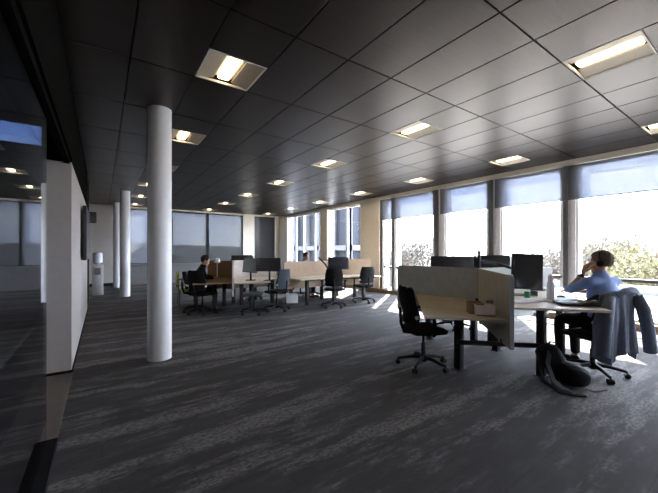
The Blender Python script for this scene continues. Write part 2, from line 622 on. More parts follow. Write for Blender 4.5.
blabel = {
    3: 'pale roller blind half down on the window behind the man in the blue shirt',
    4: 'pale roller blind half down on the window behind the large dark monitor',
    5: 'pale roller blind half down on the window above the pair of low dark monitors',
    6: 'pale roller blind half down above the left end of the grey desk screen',
    7: 'narrow roller blind half down beside the beige wall piece',
    2: 'pale roller blind on the window at the right edge of the picture',
}
for k, (y0, y1) in enumerate(bays):
    if k < 2:
        continue
    root = thing('roller_blind', blabel[k], 'blind', (XR - 0.04, (y0 + y1) / 2, 3.25), 0, 'pale roller blinds on the window wall')
    h = (y1 - y0) / 2 + (0.12 if k != 7 else 0.06)
    MB().box(-.0015, .0015, -h + .004, h - .004, -.70, 0).build('cloth', M['blind'], root, smooth=False)
    MB().cyl((0, -h + .004, -.71), (0, h - .004, -.71), .011, seg=10).build('bottom_bar', M['greyframe'], root)

# far wall -------------------------------------------------------------------------------------
fw = MB()
fw.box(0.62, XR, YF, YF + .2, 0, 0.86)
struct(fw.build('wall_far', M['sill'], smooth=False), 'dark grey wall under the far windows')
fw = MB()
fw.box(-1.2, 0.62, YF, YF + .2, 0, CH + .29)
struct(fw.build('wall_far', M['white'], smooth=False), 'white wall at the far left')
fw = MB()
for x0, x1 in ((6.02, 6.62), (7.82, XR)):
    fw.box(x0, x1, YF - .05, YF + .2, 0.86, CH)
struct(fw.build('wall_far', M['cream'], smooth=False), 'cream posts between the far windows')
struct(MB().box(0.62, XR, YF - .01, YF + .2, CH - .08, CH + .29).build('trim_6', M['cream'], smooth=False), 'pale strip above the far windows')
struct(MB().box(0.62, XR, YF - .12, YF + .1, 0.84, 0.89).build('trim_7', M['greyframe'], smooth=False), 'grey sill of the far windows')
struct(MB().box(-1.2, 0.62, YF - .02, YF, 0, 0.12).build('baseboard_far', M['skirt'], smooth=False))


def window_y(x0, x1, z0, z1):
    wcount[0] += 1
    root = bpy.data.objects.new('window_%d' % wcount[0], None)
    C.objects.link(root)
    root.location = ((x0 + x1) / 2, YF, 0)
    struct(root)
    h = (x1 - x0) / 2
    f = MB()
    t = 0.07
    f.box(-h, -h + t, .05, .13, z0, z1).box(h - t, h, .05, .13, z0, z1).box(-h, h, .05, .13, z0, z0 + .05).box(-h, h, .05, .13, z1 - .05, z1)
    f.build('window_frame', M['darkframe'], root, smooth=False)
    MB().box(-h + t, h - t, .085, .095, z0 + .05, z1 - .05).build('pane', M['pane'], root, smooth=False)


far_bays = [(0.62, 1.78), (1.78, 2.62), (2.62, 4.24), (4.24, 6.02), (6.62, 7.82)]
for x0, x1 in far_bays:
    window_y(x0, x1, 0.88, CH - .08)
flab = ['pale sun screen on the far window between the two nearest white columns',
        'dark sun screen on the far window behind the near column',
        'dark sun screen on the far window behind the yellow-green chair',
        'dark sun screen on the far window left of the cream post',
        'grey sun screen on the far window right of the cream post']
for k, (x0, x1) in enumerate(far_bays):
    root = thing('roller_blind', flab[k], 'blind', ((x0 + x1) / 2, YF - .03, CH - .08), 0, 'sun screens on the far windows')
    h = (x1 - x0) / 2 - .02
    zb = -2.38
    MB().box(-h, h, -.0015, .0015, zb, 0).build('cloth', M['blind_grey' if k == 4 else ('blind' if k == 0 else 'blind_dark')], root, smooth=False)
    MB().cyl((-h, 0, zb), (h, 0, zb), .012, seg=10).build('bottom_bar', M['darkframe'], root)

# left wall ------------------------------------------------------------------------------------
lw = MB()
lw.box(-0.56, XL, 4.95, 9.9, 0.0, 2.52)
struct(lw.build('wall_left', M['white'], smooth=False, bevel=.004), 'white partition wall')
struct(MB().box(-0.57, XL + .005, 4.94, 9.9, 2.52, CH + .29).build('wall_left', M['black_paint'], smooth=False), 'black bulkhead above the white partition')
struct(MB().box(-0.57, XL + .012, 4.938, 9.9, 0.0, 0.035).build('baseboard_left', M['skirt'], smooth=False))
struct(MB().box(-1.2, -.56, 9.74, 9.9, 0, CH + .29).build('wall_left', M['slate'], smooth=False), 'dark end wall of the recess')
struct(MB().box(-1.2, -1.0, 9.9, YF, 0, CH + .29).build('wall_left', M['slate'], smooth=False), 'dark wall of the recess')
struct(MB().box(-0.62, XL, 11.3, 11.6, 0, CH + .02).build('trim_8', M['darkframe'], smooth=False), 'dark door post at the recess')
# glass meeting room on the left
gx = -0.345
wcount[0] += 1
root = bpy.data.objects.new('window_%d' % wcount[0], None)
C.objects.link(root)
root.location = (gx, 0, 0)
struct(root, 'glass front of the meeting room')
MB().box(-.006, .006, -1.4, 3.18, 0.05, 2.52).build('pane', M['partition_glass'], root, smooth=False)
MB().box(-.062, .07, -1.4, 3.18, 0.0, 0.05).build('floor_track', M['skirt'], root, smooth=False)
MB().box(-.03, .03, -1.4, 4.95, 2.50, 2.56).build('head_track', M['black_paint'], root, smooth=False)
struct(MB().box(-0.385, XL + .005, -3.5, 4.94, 2.56, CH + .02).build('wall_left', M['black_paint'], smooth=False), 'black bulkhead above the glass')
struct(MB().box(-0.62, -0.285, 3.18, 4.938, 0.0, 0.006).build('trim_9', M['threshold'], smooth=False), 'brown threshold strip at the glass door opening')
bw = MB()
bw.box(-4.6, -0.57, 6.2, 6.35, 0, 2.96).box(-4.6, -0.57, 6.2, 6.35, 3.29, CH + .29).box(-4.6, -1.75, 6.2, 6.35, 2.96, 3.29).box(-.66, -.57, 6.2, 6.35, 2.96, 3.29)
struct(bw.build('wall_back', M['slate'], smooth=False), 'dark back wall of the meeting room')
wcount[0] += 1
root = bpy.data.objects.new('window_%d' % wcount[0], None)
C.objects.link(root)
root.location = (-1.2, 6.2, 2.96)
struct(root, 'blue-tinted strip window high in the meeting room back wall')
MB().box(-.55, .54, .06, .07, 0, .33).build('pane', M['blue_pane'], root, smooth=False)
MB().box(-.55, .54, .03, .10, 0, .02).box(-.55, .54, .03, .10, .31, .33).build('window_frame', M['darkframe'], root, smooth=False)
struct(MB().box(-4.75, -4.6, -3.5, 6.35, 0, CH + .29).build('wall_side', M['slate'], smooth=False), 'dark side wall of the meeting room')
struct(MB().box(-5.0, XR, -3.7, -3.5, 0, CH + .29).build('wall_rear', M['white'], smooth=False), 'white wall behind the camera')
t = thing('meeting_table', 'low dark meeting table behind the glass partition', 'table', (-1.65, 4.9, 0))
MB().box(-1.0, 1.0, -2.4, 1.0, .60, .625).build('tabletop', M['slate'], t, smooth=False)
e = MB()
e.box(1.0, 1.03, -2.4, 1.03, .58, .626).box(-1.0, 1.0, 1.0, 1.03, .58, .626)
e.build('edge_band', M['darkframe'], t, smooth=False)
for sx in (-.75, .7):
    for sy in (-2.1, .7):
        MB().cyl((sx, sy, 0), (sx, sy, .6), .035).build('leg', M['darkframe'], t)

# wall screen, cooler and speaker on the left wall
t = thing('wall_screen', 'black wall-mounted screen seen edge-on along the white partition', 'screen', (XL, 7.75, 1.30))
MB().rbox(.03, .085, -.95, .95, 0, .92, r=.008).build('screen_body', M['monitor'], t)
MB().box(.085, .088, -.92, .92, .03, .89).build('display', M['display'], t, smooth=False)
MB().box(0, .03, -.2, .2, .3, .6).build('bracket', M['steel'], t, smooth=False)
t = thing('wall_speaker', 'small black speaker mounted high on the left wall past the screen', 'speaker', (XL, 9.5, 2.12))
MB().rbox(.05, .19, -.08, .08, 0, .26, r=.015).build('speaker_body', M['monitor'], t)
MB().box(0, .05, -.03, .03, .1, .16).build('bracket', M['steel'], t, smooth=False)
t = thing('water_cooler', 'white water cooler at the far end of the left wall', 'water cooler', (-.12, 13.2, 0))
MB().rbox(-.15, .15, -.15, .15, 0, 1.0, r=.02).build('cabinet', M['gloss_white'], t)
MB().lathe([(.06, 1.0), (.07, 1.04), (.135, 1.08), (.135, 1.36), (.11, 1.40)], 20).build('water_jug', M['bottle'], t)
MB().box(-.08, .08, -.17, -.15, .68, .9).build('tap_panel', M['sill'], t, smooth=False)

# columns --------------------------------------------------------------------------------------
for (x, y, r, lab) in ((0.64, 4.93, 0.148, 'white round column nearest the camera'),
                       (0.60, 12.28, 0.145, 'white round column farther back on the left'),
                       (0.50, 15.40, 0.142, 'white round column farthest back, half hidden by another column')):
    tag(MB().lathe([(r, 0), (r, CH + .01)], 48).build('column', M['col_white'], loc=(x, y, 0)), lab, 'column', 'white round columns')

# -------------------------------------------------------------------------------- furniture
SC = {}


def desk_screen(hub, ang, L, z0, z1, material, label, th=0.04, start=0.0, edge_mat=None):
    """felt screen standing from the hub outwards; rounded outer top corner"""
    t = thing('desk_screen', label, 'desk screen', (hub.x, hub.y, 0), ang, 'felt desk screens')
    r = 0.06
    prof = [(start, z0), (L, z0), (L, z1 - r)]
    for k in range(1, 5):
        a = k / 5 * PI / 2
        prof.append((L - r + r * math.cos(a), z1 - r + r * math.sin(a)))
    prof += [(L - r, z1), (start, z1)]
    b = MB()
    b.prism(prof, -th / 2, th / 2, Matrix.Rotation(PI / 2, 4, 'X'))
    b.build('felt_panel', material, t, smooth=False)
    if edge_mat:
        e = MB()
        e.box(L + .0005, L + .010, -th / 2, th / 2, z0, z1 - r)
        pts = [(L - r + (r + .005) * math.cos(k / 5 * PI / 2), 0, z1 - r + (r + .005) * math.sin(k / 5 * PI / 2)) for k in range(6)]
        e.ribbon(pts, th, .009, Vector((0, 1, 0)))
        e.build('edge_trim', edge_mat, t, smooth=False)
    # two small feet brackets
    for s_ in (start + .25, L - .3):
        MB().box(s_ - .02, s_ + .02, -.03, .03, z0 - .02, z0 + .04).build('bracket', M['steel'], t, smooth=False)
    return t


def desk(hub, a0, a1, L, Dp, h, label, top=None, gap=0.035, edge=None, cross=True, n_legs=3, L1=None, straight=False):
    """boomerang desk filling the sector from direction a0 to a1 (radians, counter-clockwise)"""
    t = thing('desk', label, 'desk', (hub.x, hub.y, 0), 0, 'desks in clusters')
    L1 = L1 or L
    u0 = Vector((math.cos(a0), math.sin(a0)))
    u1 = Vector((math.cos(a1), math.sin(a1)))
    n0 = Vector((-u0.y, u0.x))
    n1 = Vector((u1.y, -u1.x))
    sec = a1 - a0
    half = sec / 2
    bis = Vector((math.cos(a0 + half), math.sin(a0 + half)))
    inner = bis * (Dp / math.sin(half))
    hubpt = bis * (gap / math.sin(half))
    p = [hubpt, u0 * L + n0 * gap, u0 * L + n0 * Dp]
    k = 0.28
    i0 = inner + u0 * k
    i1 = inner + u1 * k
    p.append(i0)
    for s_ in (0.25, 0.5, 0.75):
        q = (1 - s_) ** 2 * i0 + 2 * s_ * (1 - s_) * inner + s_ ** 2 * i1
        p.append(q)
    p += [i1, u1 * L1 + n1 * Dp, u1 * L1 + n1 * gap]
    legs = [u0 * (L * .70) + n0 * (Dp * .5), u1 * (L1 * .70) + n1 * (Dp * .5), bis * .26]
    if straight:
        p = [hubpt, u0 * L, u1 * L1 + n1 * Dp, u1 * L1 + n1 * gap]
        legs[0] = u0 * (L * .80) - n1 * .04 + u1 * .12
    MB().prism([(v.x, v.y) for v in p], h - .026, h).build('tabletop', top or M['oak'], t, smooth=False, bevel=.003)
    for q in legs[:n_legs]:
        b = MB()
        b.rbox(q.x - .043, q.x + .043, q.y - .043, q.y + .043, .0, h - .05, r=.006)
        b.box(q.x - .056, q.x + .056, q.y - .056, q.y + .056, .0, .012)
        b.box(q.x - .08, q.x + .08, q.y - .08, q.y + .08, h - .05, h - .027)
        b.build('leg', M['steel'], t)
    if cross:
        b = MB()
        for q in legs[:2]:
            for z in (h - .075,):
                b.tube([(q.x, q.y, z), (legs[2].x, legs[2].y, z)], .022, 8)
        b.build('frame', M['steel'], t)
    return t


# office chair --------------------------------------------------------------------------------
def make_chair(label, back_mat, seat_mat, loc, rotz, spin=0.0, arms=True, back_h=0.46, back=True):
    """task chair facing +y"""
    t = thing('office_chair', label, 'chair', loc, rotz, 'office task chairs')
    b = MB()
    b.lathe([(.03, .06), (.045, .075), (.045, .13), (.034, .15)], 20)
    for k in range(5):
        a = spin + k * 2 * PI / 5
        c, s_ = math.cos(a), math.sin(a)
        b.tube([(.03 * c, .03 * s_, .115), (.15 * c, .15 * s_, .108), (.31 * c, .31 * s_, .075)], [.028, .022, .016], 8)
    base = b.build('base', M['plastic'], t)
    for k in range(5):
        a = spin + k * 2 * PI / 5
        c, s_ = math.cos(a), math.sin(a)
        p = Vector((.315 * c, .315 * s_, .03))
        sd = Vector((-s_, c, 0))
        w = MB()
        w.cyl(p - sd * .028, p - sd * .008, .029, seg=14).cyl(p + sd * .008, p + sd * .028, .029, seg=14)
        w.cyl(p - sd * .01, p + sd * .01, .012, seg=8).cyl(p, p + Vector((0, 0, .05)), .008, seg=8)
        w.build('caster', M['plastic'], base)
    MB().cyl((0, 0, .12), (0, 0, .30), .027).cyl((0, 0, .28), (0, 0, .43), .016).build('gas_lift', M['steel'], t)
    MB().rbox(-.09, .09, -.13, .11, .415, .455, r=.012).build('tilt_mechanism', M['plastic'], t)
    # seat cushion: rounded, waterfall front
    b = MB()
    r = bmesh.ops.create_grid(b.bm, x_segments=12, y_segments=12, size=1.0)
    top = []
    for v in r['verts']:
        x, y = v.co.x, v.co.y
        px = x * math.sqrt(1 - y * y * .22)
        py = y * math.sqrt(1 - x * x * .18)
        e = max(abs(x), abs(y))
        z = .515 - .028 * e ** 6 - .012 * max(0, y) ** 3 + .008 * (x * x) - .014 * (1 - e)
        v.co = Vector((px * .245, py * .235 + .01, z))
    ex = bmesh.ops.extrude_face_region(b.bm, geom=list(b.bm.faces))
    for v in [g for g in ex['geom'] if isinstance(g, bmesh.types.BMVert)]:
        v.co.z = .438
        v.co.x *= .94
        v.co.y = (v.co.y - .01) * .94 + .01
    b.build('seat', seat_mat, t, angle=60)
    if not back:
        t.name = 'office_stool'
        t['category'] = 'stool'
        del t['group']
        return t
    # back: curved panel with rounded outline
    b = MB()
    nx, nz = 12, 14
    grid = []
    for j in range(nz + 1):
        row = []
        v_ = j / nz
        z = .56 + back_h * v_
        wdt = .215 + .018 * math.sin(v_ * PI) - .03 * v_ ** 3
        if v_ > .93 or v_ < .06:
            wdt -= .014
        yb = -.225 - .055 * v_ + .03 * math.exp(-((v_ - .25) / .2) ** 2)
        for i in range(nx + 1):
            u_ = -1 + 2 * i / nx
            row.append(b.bm.verts.new((u_ * wdt, yb + .055 * u_ * u_, z)))
        grid.append(row)
    for j in range(nz):
        for i in range(nx):
            b.bm.faces.new((grid[j][i], grid[j][i + 1], grid[j + 1][i + 1], grid[j + 1][i]))
    ex = bmesh.ops.extrude_face_region(b.bm, geom=list(b.bm.faces))
    for v in [g for g in ex['geom'] if isinstance(g, bmesh.types.BMVert)]:
        v.co.y -= .032
    back = b.build('backrest', back_mat, t, angle=60)
    MB().tube([(0, -.10, .43), (0, -.26, .45), (0, -.30, .56), (0, -.315, .75)], [.026, .026, .024, .018], 10).build('back_support', M['plastic'], t)
    if arms:
        for sx in (-1, 1):
            b = MB()
            b.tube([(sx * .10, 0, .44), (sx * .285, 0, .45), (sx * .30, 0, .50), (sx * .30, -.01, .68)], [.016, .018, .02, .02], 8)
            arm = b.build('armrest', M['plastic'], t)
            MB().rbox(sx * .30 - .04, sx * .30 + .04, -.13, .13, .68, .71, r=.012).build('arm_pad', M['plastic'], arm)
    k = MB()
    k.cyl((.225, -.20, .66), (.245, -.20, .66), .022, seg=16).cyl((-.245, -.20, .66), (-.225, -.20, .66), .022, seg=16)
    k.build('pivot_cap', M['silver'], back)
    return t


# monitors -------------------------------------------------------------------------------------
def monitor(label, loc, rotz, w=.61, hh=.36, stand='foot', z=.0, tilt=0.0, face=None, roll=0.0, desk_z=.74, body=None, group='computer monitors'):
    """display faces local -y; loc is the centre of the screen"""
    t = thing('monitor', label, 'monitor', loc, rotz, group)
    mt = Matrix.Rotation(roll, 4, 'Y') @ Matrix.Rotation(tilt, 4, 'X')
    MB().rbox(-w / 2, w / 2, -.012, .022, -hh / 2, hh / 2, r=.006, mtx=mt).rbox(-w * .28, w * .28, .02, .05, -hh * .3, hh * .3, r=.015, mtx=mt).build('housing', body or M['monitor'], t)
    MB().box(-w / 2 + .01, w / 2 - .01, -.0145, -.0122, -hh / 2 + .014, hh / 2 - .01, mtx=mt).build('display', face or M['display'], t, smooth=False)
    drop = loc[2] - desk_z
    if stand == 'foot':
        MB().tube([(0, .045, 0), (0, .075, -drop * .4), (0, .09, -drop + .012)], [.022, .022, .026], 8).build('stand', M['steel'], t)
        MB().rbox(-.12, .12, -.03, .17, -drop, -drop + .014, r=.006).build('foot', M['steel'], t)
    return t


# ============================================================== near cluster
H1 = cw(2.26, 4.93)
aB, aC, aA = cang(257.5), cang(377.0), cang(498.0)   # towards camera, to the right, to the left
L1 = 1.56
desk_screen(H1, aB, L1, .42, 1.20, M['screen_beige'], 'beige felt desk screen with pale edge pointing at the camera, beside the small boxes', edge_mat=M['edge'])
desk_screen(H1, aA, 1.36, .42, 1.20, M['screen_grey'], 'wide grey felt desk screen behind the nearest empty office chair', edge_mat=M['edge'])
desk_screen(H1, aC, 1.40, .42, 1.20, M['screen_grey'], 'grey felt desk screen mostly hidden behind the large dark monitor')
desk_one = desk(H1, aA, aB, 1.02, .88, .72, 'pale oak desk with small boxes on it, nearest desk to the camera in the middle', L1=1.50, straight=True)
desk(H1, aB, aC, 1.52, .93, .86, 'raised pale desk with papers, laptop and bottle where the man in blue sits', top=M['oakwhite'])
desk(H1, aC, aA, 1.40, .84, .74, 'oak desk hidden behind the wide grey felt screen')

b = MB()
qa, qb = cw(1.53, 3.87), cw(2.43, 3.73)
dd = (qb - qa)
b.box(0, dd.length, -.02, .02, .345, .395, Matrix.Translation(qa) @ Matrix.Rotation(math.atan2(dd.y, dd.x), 4, 'Z'))
bar = b.build('crossbar', M['steel'], desk_one, smooth=False)
bar.location = -H1
make_chair('black office chair at the nearest desk, turned side-on in front of the grey felt screen', M['chairfab'], M['chairfab'], cw(1.20, 4.12), cang(10) - PI / 2, spin=.5)
make_chair('black office chair half hidden behind the near desk cluster', M['chairfab'], M['chairfab'], cw(2.35, 6.15), cang(258) - PI / 2, spin=.2)

# monitor arm pole with two monitors on the hidden desk
t = thing('screen_mast', 'dark monitor mast standing at the corner where the felt screens meet', 'monitor mast', (0, 0, 0))
pp = H1 + Vector((math.cos(aA + .9), math.sin(aA + .9), 0)) * .0
pc = cw(2.235, 4.83)
MB().cyl((pc.x, pc.y, .72), (pc.x, pc.y, 1.46), .020, seg=14).build('post', M['steel'], t)
MB().cyl((pc.x, pc.y, .72), (pc.x, pc.y, .75), .05, seg=20).build('clamp', M['steel'], t)
q1, q2 = cw(2.42, 5.25, 1.33), cw(2.75, 5.05, 1.30)
MB().tube([(pc.x, pc.y, 1.36), tuple(cw(2.3, 5.05, 1.37)), tuple(q1)], .018, 8).build('arm', M['steel'], t)
MB().tube([(pc.x, pc.y, 1.30), tuple(cw(2.55, 4.9, 1.27)), tuple(cw(2.78, 4.72, 1.17)), tuple(cw(2.79, 4.62, 1.17))], .022, 8).build('arm', M['steel'], t)
monitor('long black monitor seen from the back over the wide grey felt screen', cw(2.14, 5.58, 1.20), cang(180 + 0), w=.78, hh=.34, desk_z=.74)
monitor('bluish black monitor right of the post, seen from the back over the felt screens', cw(2.72, 5.42, 1.21), cang(180 - 14), w=.55, hh=.36, desk_z=.74)
monitor('large dark monitor on the arm facing the man in the blue shirt', cw(2.78, 4.55, 1.17), cang(-12), w=.40, hh=.50, stand=None, tilt=D2R(-6), roll=D2R(3), desk_z=.86)
monitor('small grey monitor behind the water bottle', cw(3.28, 4.9, 1.06), cang(20), w=.24, hh=.30, face=M['display_grey'], desk_z=.86, body=M['screen_grey'])

# things on desk 1
z1 = .72


def small_box(name, label, cat, r, d, z, w, dp, h, m, rot=0.0, lid=None):
    p = cw(r, d, z)
    t = thing(name, label, cat, p, cang(rot))
    b = MB()
    k = .006
    b.box(-w / 2, w / 2, -dp / 2, dp / 2, 0, k)
    b.box(-w / 2, w / 2, -dp / 2, -dp / 2 + k, k, h).box(-w / 2, w / 2, dp / 2 - k, dp / 2, k, h)
    b.box(-w / 2, -w / 2 + k, -dp / 2 + k, dp / 2 - k, k, h).box(w / 2 - k, w / 2, -dp / 2 + k, dp / 2 - k, k, h)
    b.build('box_walls', m, t, smooth=False)
    return t


t = small_box('desk_box', 'pinkish white open box on the nearest desk', 'box', 1.78, 3.72, z1, .20, .15, .125, M['pink'], -13)
MB().box(-.1, .1, -.0815, -.0803, .004, .018).build('dark_strip', M['kraft'], t, smooth=False)
small_box('desk_tidy', 'brown cardboard desk tidy behind the pinkish box', 'box', 1.74, 3.86, z1, .16, .2, .13, M['kraft'], -13)
t = thing('jar', 'small dark jar with grey lid sticking up behind the pinkish box', 'jar', cw(1.90, 3.83, z1))
MB().lathe([(.035, 0), (.038, .01), (.038, .15), (.03, .16)], 20).build('body', M['sill'], t)
MB().lathe([(.034, .16), (.034, .185), (.02, .19)], 20).build('lid', M['screen_grey'], t)

# things on desk 2
z2 = .86
for k, (r, d, a, lab) in enumerate(((2.28, 3.80, 12, 'white paper stack nearest the pale screen edge on the raised desk'),
                                    (2.50, 3.92, -8, 'white paper stack in the middle of the raised desk'),
                                    (2.86, 3.98, 20, 'white paper stack beside the laptop on the raised desk'))):
    t = thing('paper_stack', lab, 'papers', cw(r, d, z2), cang(a), 'paper stacks on the raised desk')
    b = MB()
    for s_ in range(6):
        b.box(-.15, .15, -.105, .105, s_ * .0025, s_ * .0025 + .002, Matrix.Rotation(random.uniform(-.12, .12), 4, 'Z') @ Matrix.Translation((random.uniform(-.015, .015), random.uniform(-.01, .01), 0)))
    b.build('sheets', M['paper'], t, smooth=False)
t = thing('drink_bottle', 'tall frosted pale blue water bottle on the raised desk', 'bottle', cw(2.70, 3.95, z2))
MB().lathe([(.036, 0), (.042, .012), (.042, .19), (.036, .22), (.024, .235), (.024, .245)], 24).build('body', M['bottle'], t)
MB().lathe([(.030, .24), (.030, .28), (.024, .295), (.012, .315)], 24).build('cap', M['paper'], t)
t = thing('mug', 'small green mug on the raised desk by the papers', 'mug', cw(2.52, 4.12, z2))
MB().lathe([(.03, 0), (.034, .01), (.034, .08), (.030, .08), (.028, .02), (.0, .018)][:5], 22).build('cup', M['green'], t)
MB().tube([(.033, 0, .065), (.055, 0, .06), (.058, 0, .035), (.034, 0, .02)], .005, 8).build('handle', M['green'], t)
t = thing('laptop', 'thin dark closed laptop at the near edge of the raised desk', 'laptop', cw(2.76, 3.60, z2), cang(-12))
MB().rbox(-.20, .20, -.12, .12, .003, .016, r=.004).build('base', M['steel'], t)
MB().rbox(-.20, .20, -.12, .12, .017, .026, r=.004).build('lid', M['slate'], t)
t = thing('notebook', 'pale notebook lying on the dark laptop', 'notebook', cw(2.92, 3.64, z2 + .0265), cang(5))
MB().rbox(-.09, .09, -.06, .06, 0, .018, r=.003).build('cover', M['cream'], t)
t = thing('computer_mouse', 'small black computer mouse beside the papers near the man’s elbow', 'mouse', cw(2.95, 4.12, z2 + .0), cang(100))
MB().ball((0, 0, .012), .055, 3, (1, .6, .42)).build('shell', M['plastic'], t)
t = thing('desk_tray', 'flat dark document tray under the green mug on the raised desk', 'tray', cw(2.62, 4.42, z2), cang(-13))
MB().box(-.16, .16, -.12, .12, 0, .006).box(-.16, -.155, -.12, .12, .006, .06).box(.155, .16, -.12, .12, .006, .06).build('tray_body', M['sill'], t, smooth=False)

# ============================================================== the man in the blue shirt


def skin_mesh(pts, edges, rad, root, sub=2):
    """grow a smooth surface on a skeleton and return it as a plain mesh"""
    me = bpy.data.meshes.new('tmp')
    me.from_pydata([tuple(p) for p in pts], edges, [])
    o = bpy.data.objects.new('tmp', me)
    C.objects.link(o)
    sk = o.modifiers.new('s', 'SKIN')
    sk.use_smooth_shade = True
    for i, r in enumerate(rad):
        rr = r if isinstance(r, tuple) else (r, r)
        me.skin_vertices[0].data[i].radius = rr
        me.skin_vertices[0].data[i].use_root = (i == root)
    sb = o.modifiers.new('b', 'SUBSURF')
    sb.levels = sb.render_levels = sub
    bpy.context.view_layer.update()
    dg = bpy.context.evaluated_depsgraph_get()
    res = bpy.data.meshes.new_from_object(o.evaluated_get(dg))
    bpy.data.objects.remove(o)
    return res


def puff_mesh(pts, edges, rad, n=9):
    """overlapping rounded masses along a skeleton, to be fused into one cloth surface"""
    b = MB()
    for a, c in edges:
        ra = rad[a] if isinstance(rad[a], tuple) else (rad[a], rad[a])
        rc = rad[c] if isinstance(rad[c], tuple) else (rad[c], rad[c])
        for k in range(n + 1):
            q = k / n
            p = Vector(pts[a]).lerp(Vector(pts[c]), q)
            rx, ry = ra[0] * (1 - q) + rc[0] * q, ra[1] * (1 - q) + rc[1] * q
            b.ball(p, 1.0, 3, (rx, ry, min(rx, ry) * .8))
    return mb_mesh(b)


def fuse(name, meshes, material, parent, voxel=.008, smooth_it=4):
    bm = bmesh.new()
    for me in meshes:
        bm.from_mesh(me)
    me = bpy.data.meshes.new('tmp')
    bm.to_mesh(me)
    bm.free()
    o = bpy.data.objects.new('tmp', me)
    C.objects.link(o)
    r = o.modifiers.new('r', 'REMESH')
    r.mode = 'VOXEL'
    r.voxel_size = voxel
    s_ = o.modifiers.new('sm', 'SMOOTH')
    s_.iterations = smooth_it
    s_.factor = .5
    bpy.context.view_layer.update()
    dg = bpy.context.evaluated_depsgraph_get()
    res = bpy.data.meshes.new_from_object(o.evaluated_get(dg))
    bpy.data.objects.remove(o)
    res.name = name
    res.materials.clear()
    res.materials.append(material)
    res.shade_smooth()
    ob = bpy.data.objects.new(name, res)
    C.objects.link(ob)
    ob.parent = parent
    return ob


def mb_mesh(b):
    bmesh.ops.recalc_face_normals(b.bm, faces=b.bm.faces)
    me = bpy.data.meshes.new('tmp')
    b.bm.to_mesh(me)
    b.bm.free()
    return me


def head_mesh(c, rot, s=1.0):
    """head with brow, nose, mouth, chin, ears; faces +y in its own frame"""
    b = MB()
    mt = Matrix.Translation(c) @ rot @ Matrix.Diagonal((s, s, s, 1))

    def ball(p, r, sc=(1, 1, 1)):
        q = bmesh.ops.create_icosphere(b.bm, subdivisions=3, radius=1)
        bmesh.ops.transform(b.bm, matrix=mt @ Matrix.Translation(p) @ Matrix.Diagonal((r * sc[0], r * sc[1], r * sc[2], 1)), verts=q['verts'])
    ball((0, -.012, .030), .088, (.86, 1.08, 1.0))      # cranium
    ball((0, .030, -.030), .072, (.86, .86, 1.12))      # face
    ball((0, .060, -.088), .032, (1.0, .8, .7))         # chin
    ball((0, .090, -.022), .013, (.8, 1.0, 1.9))        # nose bridge
    ball((0, .101, -.038), .014, (1.1, 1.0, .8))        # nose tip
    for sx in (-1, 1):
        ball((sx * .030, .082, .010), .018, (1.3, .5, .5))   # brow
        ball((sx * .031, .077, -.008), .012, (1.2, .6, .8))  # eye
        ball((sx * .043, .058, -.038), .022)                 # cheek
        ball((sx * .079, -.010, -.012), .028, (.32, .65, 1.1))  # ear
    ball((0, .084, -.062), .014, (1.7, .6, .45))        # upper lip
    ball((0, .082, -.072), .013, (1.5, .6, .45))        # lower lip
    me = mb_mesh(b)
    return me


def hand_mesh(w, direction, palm_n, s=1.0, curl=0.6):
    """hand at wrist w pointing along direction, palm facing palm_n; five curled fingers"""
    d = Vector(direction).normalized()
    n = Vector(palm_n)
    n = (n - d * n.dot(d)).normalized()
    sd = d.cross(n)
    out = []
    pts = [w, w + d * .045 * s, w + d * .09 * s]
    out.append(skin_mesh(pts, [(0, 1), (1, 2)], [(.026 * s, .020 * s), (.038 * s, .018 * s), (.040 * s, .016 * s)], 0))
    for k, (off, ln) in enumerate(((-.030, .068), (-.010, .078), (.010, .073), (.029, .058))):
        base = w + d * .075 * s + sd * off * s
        a1 = curl * .6
        a2 = curl * 1.6
        v1 = d * math.cos(a1) + n * math.sin(a1)
        v2 = d * math.cos(a2) + n * math.sin(a2)
        v3 = d * math.cos(a2 + curl * .7) + n * math.sin(a2 + curl * .7)
        p = [base, base + v1 * .022 * s, base + v1 * (ln * .5 + .015) * s]
        p.append(p[-1] + v2 * ln * .36 * s)
        p.append(p[-1] + v3 * ln * .26 * s)
        out.append(skin_mesh(p, [(i, i + 1) for i in range(4)], [.011 * s, .0105 * s, .0098 * s, .009 * s, .0075 * s], 0))
    tb = w + d * .03 * s - sd * .022 * s
    t1 = tb + (d * .6 - sd * .75 + n * .25).normalized() * .038 * s
    t2 = t1 + (d * .85 - sd * .3 + n * .45).normalized() * .032 * s
    t3 = t2 + (d * .9 + n * .45).normalized() * .022 * s
    out.append(skin_mesh([tb, t1, t2, t3], [(0, 1), (1, 2), (2, 3)], [.015 * s, .0125 * s, .011 * s, .009 * s], 0))
    return out


